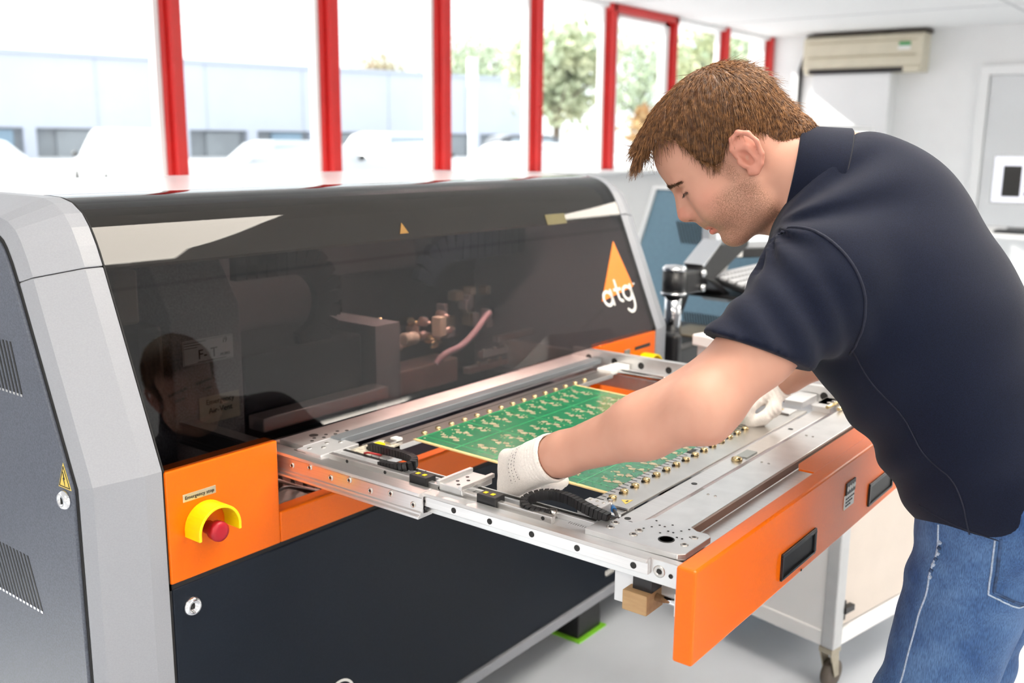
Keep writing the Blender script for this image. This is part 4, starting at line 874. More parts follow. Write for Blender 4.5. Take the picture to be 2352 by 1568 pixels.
man = thing('person', 'person in a navy polo shirt, jeans and white gloves leaning over the drawer', 'person', (.76, -1.08, 0), world=True)
A3 = np.array
HO = A3((.5908, -.6644, 1.2941)); HF = A3((-.3153, .6254, -.7138)); HT = A3((-.2984, .6487, .7001)); HC = A3((-.9009, -.4337, .0179))
def hd(f, t, c=0): return HO + (f * HF + t * HT + c * HC) * .001
HA = np.stack([HF, HT, HC])
J = dict(N=A3((.672, -.790, 1.262)), SL=A3((.522, -.826, 1.132)), EL=A3((.319, -.750, .982)), WL=A3((.334, -.484, .850)),
         SR=A3((.835, -.735, 1.185)), ER=A3((1.03, -.78, 1.0)), WR=A3((1.005, -.560, .852)),
         HL=A3((.672, -1.055, .845)), KL=A3((.655, -.985, .46)), AL=A3((.66, -1.05, .09)), HR=A3((.845, -1.06, .845)), KR=A3((.86, -.99, .46)), AR=A3((.87, -1.06, .09)))
# spine stations: centre, radii (across, front-back, along)
SP = [(A3((.690, -.815, 1.165)), (.165, .118, .11)), (A3((.698, -.866, 1.110)), (.170, .144, .12)), (A3((.712, -.918, 1.036)), (.164, .142, .12)), (A3((.733, -.978, .945)), (.160, .133, .11)), (A3((.752, -1.030, .865)), (.172, .135, .10))]
LAT = A3((.93, .24, .18)); LAT2 = A3((1.0, .05, 0))
def spine_axes(i):
    a = SP[max(i - 1, 0)][0]; b = SP[min(i + 1, len(SP) - 1)][0]; t = (a - b) / np.linalg.norm(a - b); w_ = i / (len(SP) - 1); l = LAT * (1 - w_) + LAT2 * w_; l = l - t * (l @ t); l /= np.linalg.norm(l); return np.stack([l, np.cross(t, l), t])
def torso(F, inf=0, k=.05):
    for i, (c, r) in enumerate(SP): F.ell(c, spine_axes(i), A3(r) + inf, k)
def arm(F, S_, E_, W_, inf=0, k=.02, hand=True):
    uo = A3((0, .25, .97)) * .0075; F.cone(S_ * .35 + E_ * .65 + uo, E_ * .62 + W_ * .38 + uo, .034 + inf, .033 + inf, .03)
    F.cone(S_, S_ * .45 + E_ * .55, .058 + inf, .049 + inf, k); F.cone(S_ * .45 + E_ * .55, E_, .048 + inf, .042 + inf, k)
    F.cone(E_, E_ * .68 + W_ * .32, .042 + inf, .0425 + inf, k); F.cone(E_ * .68 + W_ * .32, E_ * .15 + W_ * .85, .0425 + inf, .0305 + inf, k); F.cone(E_ * .15 + W_ * .85, W_, .0305 + inf, .0285 + inf, k)

# hands: wrist, knuckle row, finger chains (world points) closing on the board edge
def nrm(v): return v / np.linalg.norm(v)
def hand_chains(kc, across, tips, bow, thumb):
    ch = []
    for q, (off, r_) in enumerate(((-.030, .0094), (-.010, .0098), (.011, .0094), (.030, .0084))):
        k0 = kc + across * off; T = tips[q]; k1 = k0 + (T - k0) * .42 + bow * (.016 if q else .013); k2 = k0 + (T - k0) * .78 + bow * .011
        ch.append(([k0, k1, k2, T], [r_ * 1.12, r_, r_ * .93, r_ * .80]))
    ch.append((thumb, [.0130, .0112, .0100, .0086])); return ch
kL = A3((.352, -.404, .804)); aL = nrm(A3((-.34, -.25, -.80)))       # index uppermost, little finger below
HLc = hand_chains(kL, aL, [A3((.440, -.372 - .017 * q, .7765)) for q in range(4)], nrm(A3((-.2, .5, -.35))), [A3((.352, -.462, .822)), A3((.378, -.466, .800)), A3((.408, -.462, .790)), A3((.428, -.458, .786))])
kR = A3((.950, -.528, .829)); aR = nrm(A3((-.30, -.95, .0)))
HRc = hand_chains(kR, -aR, [A3((.925 + .004 * q, -.515 - .014 * (3 - q), .789)) for q in range(4)], nrm(A3((-.55, .2, .55))), [A3((.985, -.580, .840)), A3((.960, -.590, .816)), A3((.936, -.578, .800)), A3((.922, -.562, .793))])
def hand(F, W_, kc, across, chains, inf, k=.006):
    F.cone(W_, W_ * .6 + kc * .4, .0275 + inf, .028 + inf, .012)
    for off in (-.027, -.009, .010, .027): F.cone(W_ * .72 + kc * .28 + across * off * .55, kc + across * off, .0165 + inf, .0125 + inf, .014)
    for pts, rr in chains:
        for i in range(3): F.cone(pts[i], pts[i + 1], rr[i] + inf, rr[i + 1] + inf, k)
    F.cone(W_ * .7 + kc * .3, chains[4][0][0], .018 + inf, .014 + inf, .014)

# ---------------------------------------------------------------- body (head, neck, trunk, arms, hands, legs): one mesh
FB = Field(axis([(.22, .46, .006), (.46, .76, .0021), (.76, 1.12, .006)]), axis([(-1.24, -.80, .007), (-.80, -.50, .0021), (-.50, -.36, .006)]), axis([(.03, .70, .010), (.70, 1.13, .006), (1.13, 1.42, .0021)]))
torso(FB, -.012)
for s_ in ('L', 'R'):
    FB.cone(J['H' + s_], J['K' + s_], .082, .056, .04); FB.cone(J['K' + s_], J['A' + s_], .056, .038, .03); FB.cone(J['A' + s_], J['A' + s_] + A3((0, .15, -.04)), .040, .030, .03)
    arm(FB, J['S' + s_], J['E' + s_], J['W' + s_]); FB.cone(J['N'], J['S' + s_], .062, .058, .06)
hand(FB, J['WL'], kL, aL, HLc, -.0025); hand(FB, J['WR'], kR, aR, HRc, -.0025)
# elbow point and forearm muscle of the near arm
FB.cone(J['EL'] + A3((.012, -.010, -.026)), J['EL'] * .9 + J['SL'] * .1 + A3((.012, -.012, -.022)), .014, .016, .03)
# neck
FB.cone(hd(-22, -14), hd(-56, -86), .057, .061, .03); FB.cone(hd(-56, -86), J['N'], .061, .066, .04)
FB.cone(hd(-30, 0, 40), hd(10, -112, 14), .016, .014, .03)
FB.cone(hd(20, -82), hd(-12, -118), .030, .038, .03)
# skull and face
FB.ell(hd(-10, 62), HA, (.095, .080, .073), .03); FB.ell(hd(40, 66), HA, (.0585, .052, .063), .03)
FB.ell(hd(50, 6), HA, (.047, .062, .056), .03); FB.ell(hd(44, -42), HA, (.044, .046, .047), .03)
FB.cone(hd(83, -68, 7), hd(83, -68, -7), .0165, .0165, .02)
for c_ in (1, -1):
    FB.cone(hd(8, -28, 53 * c_), hd(22, -64, 46 * c_), .014, .016, .02); FB.cone(hd(22, -64, 46 * c_), hd(76, -72, 16 * c_), .016, .015, .02)
    FB.ell(hd(64, 6, 44 * c_), HA, (.026, .018, .016), .02); FB.ell(hd(66, -22, 34 * c_), HA, (.028, .026, .022), .025)
    FB.cone(hd(92, 47, 9 * c_), hd(82, 46, 40 * c_), .0085, .009, .012)
FB.cone(hd(90, 44), hd(109, 8), .0075, .0098, .010); FB.cone(hd(109, 10), hd(115.5, 3.5), .010, .0095, .006)
FB.cone(hd(94, 14, 0), hd(100, 0, 0), .017, .017, .014)
for c_ in (1, -1):
    FB.ell(hd(104, -2, 12.5 * c_), HA, (.0105, .0085, .0065), .006); FB.ell(hd(94, 31, 31 * c_), HA, (.0085, .0095, .0155), .010, 's')
    FB.ell(hd(109, -8.5, 6.5 * c_), HA, (.0055, .0035, .0032), .003, 's')
    FB.cone(hd(98, 5, 14 * c_), hd(88, -14, 22 * c_), .0025, .002, .006, 's')
# eyes: lidded balls, lid crease, lower lid
for c_ in (1, -1):
    FB.ell(hd(80.0, 27.5, 31.5 * c_), HA, (.0138, .0128, .0150), .004)
    FB.cone(hd(94, 36.5, 24 * c_), hd(87, 37.0, 43 * c_), .0016, .0012, .003, 's'); FB.cone(hd(94, 25.8, 24 * c_), hd(87, 27.5, 43 * c_), .0014, .0012, .0022, 's')
# lips
FB.ell(hd(95, -25), HA, (.0145, .013, .023), .012); FB.cone(hd(101.5, -34.0, 4), hd(90, -38.5, 22), .0052, .003, .005); FB.cone(hd(101.5, -34.0, -4), hd(90, -38.5, -22), .0052, .003, .005)
FB.cone(hd(99.5, -45, 5), hd(89.5, -41.5, 20), .0058, .0035, .005); FB.cone(hd(99.5, -45, -5), hd(89.5, -41.5, -20), .0058, .0035, .005); FB.cone(hd(99.5, -45, 5), hd(99.5, -45, -5), .0058, .0058, .004)
FB.cone(hd(106, -39.0, 0), hd(91, -40.6, 23.5), .0017, .0016, .0025, 's'); FB.cone(hd(106, -39.0, 0), hd(91, -40.6, -23.5), .0017, .0016, .0025, 's')
FB.cone(hd(103, -56, 10), hd(103, -56, -10), .003, .003, .008, 's')
# ears: helix rim, antihelix, lobe, tragus, hollow
for c_ in (1, -1):
    def ea(f, t, o): return hd(f, t, (70 + o) * c_)
    rim = [(0, 14, -1), (-2, 26, 5), (-11, 37, 9), (-24, 38, 13), (-33, 27, 16), (-34, 10, 15), (-28, -7, 11), (-17, -18, 7), (-5, -22, 3), (2, -17, 0)]
    FB.ell(ea(-16, 8, 3), HA, (.0185, .0285, .0075), .006)
    for a, b_ in zip(rim[:-1], rim[1:]): FB.cone(ea(*a), ea(*b_), .0036, .0036, .0035)
    FB.ell(ea(-6, -16, 3), HA, (.010, .009, .005), .005)
    FB.ell(ea(-9, 2, 10.5), HA, (.0088, .0125, .0100), .003, 's'); FB.cone(ea(-15, 26, 14), ea(-27, 14, 17), .0042, .0040, .004, 's'); FB.ell(ea(-6, 12, 11), HA, (.004, .006, .006), .004, 's')
    FB.cone(ea(-19, 14, 10), ea(-17, -8, 9), .0032, .003, .004); FB.cone(ea(2, 4, 2), ea(1, -4, 2), .0048, .004, .004)
def skin_mat():
    M = mat('skin', (.62, .36, .27), .48, spec=.35, sss=.06); nt = M.node_tree; b = nt.nodes['Principled BSDF']
    at = nt.nodes.new('ShaderNodeAttribute'); at.attribute_name = 'tint'; n = nt.nodes.new('ShaderNodeTexNoise'); n.inputs['Scale'].default_value = 900; n.inputs['Detail'].default_value = 2
    n2 = nt.nodes.new('ShaderNodeTexNoise'); n2.inputs['Scale'].default_value = 28
    sep = nt.nodes.new('ShaderNodeSeparateColor'); nt.links.new(at.outputs['Color'], sep.inputs[0])
    def mixc(a, c2, fac):
        x = nt.nodes.new('ShaderNodeMix'); x.data_type = 'RGBA'; 
        if isinstance(a, tuple): x.inputs[6].default_value = (*a, 1)
        else: nt.links.new(a, x.inputs[6])
        x.inputs[7].default_value = (*c2, 1); nt.links.new(fac, x.inputs[0]); return x.outputs[2]
    mm = nt.nodes.new('ShaderNodeMath'); mm.operation = 'MULTIPLY'; mm.inputs[1].default_value = .55; nt.links.new(n2.outputs['Fac'], mm.inputs[0])
    c = mixc((.59, .325, .24), (.49, .215, .15), mm.outputs[0])
    c = mixc(c, (.62, .17, .13), sep.outputs[1])           # ruddier lips, ears, nose
    r = nt.nodes.new('ShaderNodeMapRange'); r.inputs[1].default_value = .35; r.inputs[2].default_value = .62; nt.links.new(n.outputs['Fac'], r.inputs[0])
    st = nt.nodes.new('ShaderNodeMath'); st.operation = 'MULTIPLY_ADD'; nt.links.new(r.outputs[0], st.inputs[0]); nt.links.new(sep.outputs[0], st.inputs[1]); st.inputs[2].default_value = 0
    st2 = nt.nodes.new('ShaderNodeMath'); st2.operation = 'MULTIPLY'; st2.inputs[1].default_value = .95; nt.links.new(st.outputs[0], st2.inputs[0])
    c = mixc(c, (.17, .085, .045), st2.outputs[0])          # short stubble
    nt.links.new(c, b.inputs['Base Color'])
    bp = nt.nodes.new('ShaderNodeBump'); bp.inputs['Strength'].default_value = .12; bp.inputs['Distance'].default_value = .0006; nt.links.new(n.outputs['Fac'], bp.inputs['Height']); nt.links.new(bp.outputs['Normal'], b.inputs['Normal']); return M
body, BV = field_obj(FB, 'body', skin_mat(), man, 1)
loc = (BV - HO) @ HA.T * 1000; f_, t_, c_ = loc.T
near = (np.abs(loc).max(1) < 170)
def sm(x, a, b_): return np.clip((x - a) / (b_ - a), 0, 1)
jaw = sm(-t_ + (f_ - 20) * .12, 5, 22) * sm(f_, -4, 12) * sm(-t_, -12, 4) * (1 - sm(-t_, 92, 108)) * (1 - .85 * sm(f_, 60, 82) * sm(t_, -34, -16)) 
side = sm(f_, 8, 16) * (1 - sm(f_, 26, 36)) * sm(t_, -20, -10) * (1 - sm(t_, 26, 34)) * (np.abs(c_) > 35)
must = sm(f_, 84, 92) * sm(t_, -34, -30) * (1 - sm(t_, -24, -17)) * .6
lipsm = sm(f_, 86, 91) * sm(t_, -51, -47) * (1 - sm(t_, -35, -31.5)) * (np.abs(c_) < 24) * (1 - sm(np.abs(c_), 19, 24))
cheek_cut = 1 - sm(t_ + 30 - (60 - f_) * -.2, 0, 1) * 0
stub = np.clip(np.maximum(jaw * .8, np.maximum(side * .7, must)) - lipsm, 0, 1) * near
earm = (np.abs(c_) > 71) * (f_ < 8) * (f_ > -45) * (t_ > -32) * (t_ < 48) * .35
nose = sm(f_, 100, 112) * (t_ < 15) * (t_ > -14) * .30; chk = np.exp(-((f_ - 70) ** 2 + (t_ + 2) ** 2) / 500.) * .22
red = np.clip(np.maximum(np.maximum(lipsm * .75, earm), np.maximum(nose, chk)), 0, 1) * near
ca = body.data.color_attributes.new('tint', 'FLOAT_COLOR', 'POINT'); col_ = np.zeros((len(BV), 4), np.float32); col_[:, 0] = stub; col_[:, 1] = red; col_[:, 3] = 1
ca.data.foreach_set('color', col_.ravel())

# ---------------------------------------------------------------- polo shirt
M_SHIRT = mat('navy_pique_cotton', (.0040, .0068, .0200), .88, spec=.2, nscale=900, namt=.35, bump=.25, sheen=.06)
FS = Field(axis([(.28, 1.16, .0055)]), axis([(-1.28, -.62, .0055)]), axis([(.74, 1.40, .0055)]))
torso(FS, .010, .06)
for s_ in ('L', 'R'):
    S_, E_ = J['S' + s_], J['E' + s_]; FS.cone(J['N'] + A3((0, -.02, -.01)), S_, .070, .074, .07); m_ = S_ * .40 + E_ * .60
    FS.cone(S_, m_ * .8 + E_ * .2, .073, .067, .045)
FS.ell(J['HL'] + A3((-.002, -.01, .0)), np.eye(3), (.10, .112, .10), .05); FS.ell(J['HR'] + A3((.0, -.01, .0)), np.eye(3), (.10, .112, .10), .05)
FS.ell(A3((.71, -.86, 1.222)), np.eye(3), (.11, .09, .085), .06)     # rounded upper back
P_ = np.stack(np.meshgrid(*FS.ax, indexing='ij'), -1)
# creases: pulled from the collar to the shoulder, rings on the sleeve, loose folds over the belly
dS = nrm(J['EL'] - J['SL']); a_ = (P_ - J['SL']) @ dS; wS = np.exp(-(np.linalg.norm(P_ - J['SL'] - a_[..., None] * dS, axis=-1) / .12) ** 2)
FS.D += (.0034 * np.sin(a_ * 110 + 9 * P_[..., 1] * 6) * wS * np.clip(a_ / .05, 0, 1)).astype(np.float32)
rN = np.linalg.norm(P_ - A3((.60, -.74, 1.21)), axis=-1); an = np.arctan2(P_[..., 2] - 1.21, P_[..., 1] + .74)
FS.D += (.0055 * np.sin(an * 13 + 1) * np.exp(-((rN - .125) / .045) ** 2)).astype(np.float32)
FS.D += (.0045 * np.sin((P_[..., 2] * 1.0 + P_[..., 1] * .55) * 75 + P_[..., 0] * 14) * np.exp(-((P_[..., 2] - .86) / .075) ** 2) * np.clip((-.90 - P_[..., 1]) / -.05 + 1.5, 0.3, 1)).astype(np.float32)
FS.D += (.003 * np.sin(P_[..., 1] * 42 + P_[..., 2] * 30) * np.sin(P_[..., 0] * 20 + P_[..., 2] * 9) * np.exp(-((P_[..., 2] - 1.02) / .16) ** 2)).astype(np.float32)
del P_
FS.cut((.70, -1.02, .785), (.05, -.10, -1.0))                     # hem
def sleeve_end(s_, t):
    S_, E_ = J['S' + s_], J['E' + s_]; d0 = nrm(E_ - S_); p = S_ * (1 - t) + E_ * t; d = nrm(d0 * .55 + A3((0, 0, -.75)))
    P = np.stack(np.meshgrid(*FS.ax, indexing='ij'), -1); pa = P - p; ax_ = pa @ d; rad = np.linalg.norm(pa - ax_[..., None] * d, axis=-1)
    q = np.where((rad < .13) & (ax_ > -.05), ax_, -1.0); FS.D = np.maximum(FS.D, np.where((ax_ < .25), q, -1.0).astype(np.float32))
    return p, d0
pL, dLv = sleeve_end('L', .56); pR, dRv = sleeve_end('R', .6)
nk = nrm(J['N'] - hd(-20, -12))
shirt, SV = field_obj(FS, 'polo_shirt', M_SHIRT, man, 3)
shirt['label'] = 'navy polo shirt'
BT = BVHTree.FromPolygons([Vector(v) for v in SV], [tuple(p.vertices) for p in shirt.data.polygons])
def on_surf(bvh, p, push=.001):
    l, n_, i, d = bvh.find_nearest(Vector(p)); return l + n_ * push if n_ is not None else Vector(p)
def seam(bvh, pts, r, name, m_, parent, push=.0005, n=6):
    q = [on_surf(bvh, p, push) for p in smooth_curve3(pts, 3)]; return MB().tube(q, r, n).build(name, m_, parent)
M_SEAM = mat('navy_seam', (.007, .010, .026), .85, nscale=300, namt=.2)
seam(BT, [(.50, -.768, 1.196), (.497, -.772, 1.206), (.474, -.833, 1.209), (.466, -.879, 1.18), (.475, -.903, 1.129), (.478, -.902, 1.105), (.50, -.885, 1.07), (.53, -.87, 1.05)], .0020, 'armhole_seam', M_SEAM, shirt)
seam(BT, [(.52, -.875, 1.055), (.542, -.890, 1.015), (.570, -.947, .949), (.574, -.974, .897), (.561, -1.026, .867), (.570, -1.039, .80)], .0011, 'side_seam', M_SEAM, shirt)
seam(BT, [(.57, -.95, .81), (.565, -1.0, .808), (.575, -1.07, .805), (.60, -1.11, .80), (.66, -1.15, .797)], .0009, 'hem_stitch', M_SEAM, shirt)
# collar: a standing band folded over, open at the front
cn = -.54 * HF - .84 * HT; cc = hd(-44, -70); u1 = nrm(HC - cn * (HC @ cn)); u2 = np.cross(cn, u1)
if u2 @ HF < 0: u2 = -u2
loops = []
for k in range(41):
    a = math.radians(-158 + 316 * k / 40); dv = u1 * math.sin(a) - u2 * math.cos(a)     # a = 0 at the nape
    front = abs(a) / math.radians(158); rI = .0685 + .002 * front
    def pt(r_, h): return tuple(cc + dv * r_ + cn * h)
    top = -.016 + .010 * front; bot = .046 + .020 * (1 - front) * .6 + .012 * front
    loops.append([pt(rI, top + .004), pt(rI + .002, top), pt(rI + .0045, top + .0015), pt(rI + .016, bot), pt(rI + .0135, bot + .003), pt(rI + .002, top + .012)])
MB().ring(loops, smooth=True).build('collar', M_SHIRT, shirt, label='folded navy collar')

# ---------------------------------------------------------------- jeans
def denim():
    M = mat('blue_denim', (.030, .075, .20), .85, spec=.2, nscale=13, col2=(.085, .165, .33), sheen=.06); nt = M.node_tree; b = nt.nodes['Principled BSDF']
    tc = nt.nodes.new('ShaderNodeTexCoord'); wv = nt.nodes.new('ShaderNodeTexNoise'); mp = nt.nodes.new('ShaderNodeMapping'); mp.inputs['Scale'].default_value = (900, 900, 120)
    nt.links.new(tc.outputs['Object'], mp.inputs['Vector']); nt.links.new(mp.outputs['Vector'], wv.inputs['Vector']); wv.inputs['Scale'].default_value = 1.0
    old = b.inputs['Base Color'].links[0].from_socket; x = nt.nodes.new('ShaderNodeMix'); x.data_type = 'RGBA'; x.blend_type = 'MULTIPLY'; x.inputs[0].default_value = .75
    r = nt.nodes.new('ShaderNodeMapRange'); r.inputs[1].default_value = .3; r.inputs[2].default_value = .7; r.inputs[3].default_value = .55; r.inputs[4].default_value = 1.35; nt.links.new(wv.outputs['Fac'], r.inputs[0])
    nt.links.new(old, x.inputs[6]); nt.links.new(r.outputs[0], x.inputs[7]); nt.links.new(x.outputs[2], b.inputs['Base Color'])
    bp = nt.nodes.new('ShaderNodeBump'); bp.inputs['Strength'].default_value = .3; bp.inputs['Distance'].default_value = .0008; nt.links.new(wv.outputs['Fac'], bp.inputs['Height']); nt.links.new(bp.outputs['Normal'], b.inputs['Normal']); return M
FJ = Field(axis([(.50, 1.02, .0065)]), axis([(-1.26, -.86, .0065)]), axis([(.06, .96, .0065)]))
FJ.ell(SP[4][0] + A3((0, -.004, -.01)), np.eye(3), (.180, .130, .11), .04)
for s_ in ('L', 'R'):
    FJ.cone(J['H' + s_], J['K' + s_], .097, .074, .04); FJ.cone(J['K' + s_], J['A' + s_] + A3((0, 0, .02)), .074, .062, .03); FJ.ell(J['H' + s_] + A3((0, -.05, -.01)), np.eye(3), (.088, .085, .10), .05)
P_ = np.stack(np.meshgrid(*FJ.ax, indexing='ij'), -1)
FJ.D += (.0028 * np.sin(P_[..., 2] * 95 + P_[..., 1] * 40 + P_[..., 0] * 12) * np.exp(-((P_[..., 2] - .72) / .07) ** 2) + .003 * np.sin(P_[..., 2] * 80 + P_[..., 1] * 25) * np.exp(-((P_[..., 2] - .46) / .08) ** 2)).astype(np.float32); del P_
FJ.cut((.76, -1.05, .93), (0, 0, 1)); FJ.cut((.76, -1.05, .075), (0, 0, -1))
jeans, JV = field_obj(FJ, 'jeans', denim(), man, 2); jeans['label'] = 'blue denim jeans'
JT = BVHTree.FromPolygons([Vector(v) for v in JV], [tuple(p.vertices) for p in jeans.data.polygons])
M_STITCH = mat('pale_stitch', (.34, .42, .55), .8, nscale=300, namt=.2); M_DKDENIM = mat('worn_dark_denim', (.03, .065, .15), .85, nscale=90, namt=.5)
seam(JT, [(.588, -.998, .80), (.588, -.9963, .7715), (.585, -.990, .714), (.5886, -.976, .627), (.5886, -.965, .542), (.60, -.955, .46), (.61, -1.0, .12)], .0015, 'side_seam', M_STITCH, jeans)
for k in range(7): seam(JT, [(.588, -1.001 + .0012 * k, .775 - .009 * k), (.588, -.999 + .0012 * k, .771 - .009 * k)], .0030, 'seam_fade', M_DKDENIM if k % 2 else M_STITCH, jeans)
bp_ = [(.572, -1.0713, .80), (.578, -1.070, .76), (.5867, -1.068, .7138), (.6145, -1.103, .6944), (.66, -1.135, .705), (.70, -1.15, .80)]
for a, b_ in zip(bp_[:-1], bp_[1:]): seam(JT, [a, tuple((A3(a) + A3(b_)) / 2), b_], .0014, 'pocket_stitch', M_STITCH, jeans); seam(JT, [tuple(A3(a) + A3((.002, -.007, .004))), tuple((A3(a) + A3(b_)) / 2 + A3((.002, -.007, .004))), tuple(A3(b_) + A3((.002, -.007, .004)))], .0022, 'pocket_edge', M_DKDENIM, jeans)

# ---------------------------------------------------------------- gloves
M_GLOVE = mat('white_knit_glove', (.78, .73, .69), .8, spec=.2, nscale=500, namt=.06, bump=.35, sheen=.2)
def glove(W_, E_, kc, across, chains, name, label):
    al = np.concatenate([np.stack(c[0]) for c in chains] + [W_[None], kc[None]]); lo = al.min(0) - .05; hi = al.max(0) + .05
    G = Field(*[axis([(l, h, .0023)]) for l, h in zip(lo, hi)]); hand(G, W_, kc, across, chains, .0022, .006)
    dv = nrm(E_ - W_); G.cone(W_ - dv * .01, W_ + dv * .020, .0335, .0375, .010); p = W_ + dv * .026
    P = np.stack(np.meshgrid(*G.ax, indexing='ij'), -1); G.D = np.maximum(G.D, ((P - p) @ dv).astype(np.float32))
    ax_ = (P - W_) @ dv; G.D += (.0006 * np.sin(ax_ * 900) * ((ax_ > -.01) & (ax_ < .03))).astype(np.float32)
    G.cone(W_ + dv * .004, W_ + dv * .06, .0315, .036, .002, 's')
    o, V = field_obj(G, 'glove', M_GLOVE, man, 1); o['label'] = label; return o, V
gl, GV = glove(J['WL'], J['EL'], kL, aL, HLc, 'l', 'white knitted glove with grey printed lettering'); gr, _ = glove(J['WR'], J['ER'], kR, aR, HRc, 'r', 'white knitted glove')
GT = BVHTree.FromPolygons([Vector(v) for v in GV], [tuple(p.vertices) for p in gl.data.polygons])

# ---------------------------------------------------------------- shoes
for s_ in ('L', 'R'):
    A_ = J['A' + s_]; G = Field(*[axis([(l, h, .006)]) for l, h in zip(A_ + A3((-.08, -.12, -.10)), A_ + A3((.08, .24, .06)))])
    G.cone(A_ + A3((0, -.04, -.035)), A_ + A3((0, .16, -.052)), .046, .036, .03); G.cone(A_ + A3((0, -.02, 0)), A_ + A3((0, -.01, -.04)), .05, .05, .03); G.cut((0, 0, .0), (0, 0, -1)); 
    field_obj(G, 'shoe', mat('black_leather', (.02, .018, .016), .45, nscale=60, namt=.2), man, 1)

# ---------------------------------------------------------------- hair: cap under many fine strands
hl = A3([(96, 122), (84, 112), (62, 110), (46, 95), (43, 75), (41, 52), (33, 28), (22, 24), (4, 34), (-14, 45), (-34, 46), (-42, 18), (-46, -2), (-57, -20), (-84, -31), (-112, -34), (-170, -30), (-170, 200), (120, 200)], float)
def in_poly(f, t, poly):
    ins = np.zeros(f.shape, bool); dmin = np.full(f.shape, 1e9)
    for a, b_ in zip(poly, np.roll(poly, -1, 0)):
        cnd = ((a[1] > t) != (b_[1] > t)) & (f < (b_[0] - a[0]) * (t - a[1]) / (b_[1] - a[1] + 1e-9) + a[0]); ins ^= cnd
        ab = b_ - a; u = np.clip(((f - a[0]) * ab[0] + (t - a[1]) * ab[1]) / (ab @ ab), 0, 1); dmin = np.minimum(dmin, np.hypot(f - a[0] - u * ab[0], t - a[1] - u * ab[1]))
    return np.where(ins, -dmin, dmin)
FH = Field(axis([(.42, .80, .0026)]), axis([(-.84, -.44, .0026)]), axis([(1.14, 1.45, .0026)]))
FH.ell(hd(-9, 64), HA, (.1035, .0895, .0785), .02); FH.ell(hd(44, 82), HA, (.062, .064, .067), .03); FH.ell(hd(84, 116), HA, (.022, .020, .046), .02); FH.cone(hd(-62, -8), hd(-68, -24), .050, .046, .03)
P_ = np.stack(np.meshgrid(*FH.ax, indexing='ij'), -1); lc = (P_ - HO) @ HA.T * 1000
hp_ = in_poly(lc[..., 0], lc[..., 1], hl) * .001
FH.D = np.maximum(FH.D, hp_.astype(np.float32) + .0)
FH.D += (.0012 * np.sin(np.arctan2(lc[..., 2], lc[..., 0] + 75) * 60 + lc[..., 1] * .08)).astype(np.float32); del P_, lc, hp_
def hair_mat(n_, c1, c2): return mat(n_, c1, .42, spec=.4, nscale=140, col2=c2)
M_HAIR = hair_mat('auburn_brown_hair', (.070, .028, .011), (.13, .055, .020))
hair, HV = field_obj(FH, 'hair', M_HAIR, man, 2); hair['label'] = 'short auburn-brown hair'
HB = BVHTree.FromPolygons([Vector(v) for v in HV], [tuple(p.vertices) for p in hair.data.polygons])
def strands(name, roots, dirs, normals, L_, r_, m_, parent, curl, lift, seg=5, grav=0.0, bvh=None, seed=1):
    rs_ = np.random.RandomState(seed); n_ = len(roots); pts = [roots]; d = dirs / np.linalg.norm(dirs, axis=1)[:, None]; nn_ = normals
    for k in range(seg):
        d = d + rs_.normal(size=(n_, 3)) * curl + nn_ * (lift * (1 - 1.6 * k / seg)) + A3((0, 0, -grav)); d /= np.linalg.norm(d, axis=1)[:, None]; pts.append(pts[-1] + d * (L_ / seg)[:, None])
    pts = np.stack(pts, 1)
    if bvh is not None:
        for i in range(n_):
            for k in range(1, seg + 1):
                l, nv, ix, ds = bvh.find_nearest(Vector(pts[i, k])); v = Vector(pts[i, k]) - l
                if v.dot(nv) < .0006: pts[i, k] = A3(l + nv * (.0006 + .0016 * rs_.rand()))
    t = np.gradient(pts, axis=1); t /= np.linalg.norm(t, axis=2)[..., None] + 1e-9; a = np.cross(t, nn_[:, None, :]); a /= np.linalg.norm(a, axis=2)[..., None] + 1e-9; b = np.cross(t, a)
    rr = r_[:, None] * np.linspace(1, .25, seg + 1)[None]; V = []
    for q in range(3): an_ = 2 * math.pi * q / 3; V.append(pts + (a * math.cos(an_) + b * math.sin(an_)) * rr[..., None])
    V = np.stack(V, 2).reshape(-1, 3); base = np.arange(n_)[:, None, None] * (seg + 1) * 3 + np.arange(seg)[None, :, None] * 3; q = np.arange(3)[None, None]; q2 = (q + 1) % 3
    Fq = np.stack([base + q, base + q2, base + 3 + q2, base + 3 + q], -1).reshape(-1, 4)
    me = bpy.data.meshes.new(name); me.from_pydata(V.tolist(), [], Fq.tolist()); me.polygons.foreach_set('use_smooth', np.ones(len(me.polygons), bool)); me.materials.append(m_)
    o = bpy.data.objects.new(name, me); COL.objects.link(o); setp(o, parent); o['kind'] = 'stuff'; return o
rs_ = np.random.RandomState(5)
nv = np.zeros((len(HV), 3)); hair.data.vertices.foreach_get('co', np.zeros(len(HV) * 3, np.float32)); vn = np.zeros(len(HV) * 3, np.float32); hair.data.vertices.foreach_get('normal', vn); nv = vn.reshape(-1, 3)
lc = (HV - HO) @ HA.T * 1000
ok = np.argwhere((nv @ nrm(A3((0, 0, .3)) + HT) > -.75) & (lc[:, 1] > -36) & ((nv * (HV - hd(-5, 55))).sum(1) > 0))[:, 0]
ix = rs_.choice(ok, 9000); rt = HV[ix]; rn = nv[ix]; rl = lc[ix]
whorl = hd(-78, 118); dd = rt - whorl
sg = 1 / (1 + np.exp(-(rl[:, 0] + 62 + np.abs(rl[:, 2]) * .3 - (rl[:, 1] - 100) * .2) / 12)); dloc = np.stack([sg * 64 - (1 - sg) * 40, -(1 - sg) * 75 - sg * (.95 * np.abs(rl[:, 2]) + 8) - 6, rl[:, 2] * .4], 1)
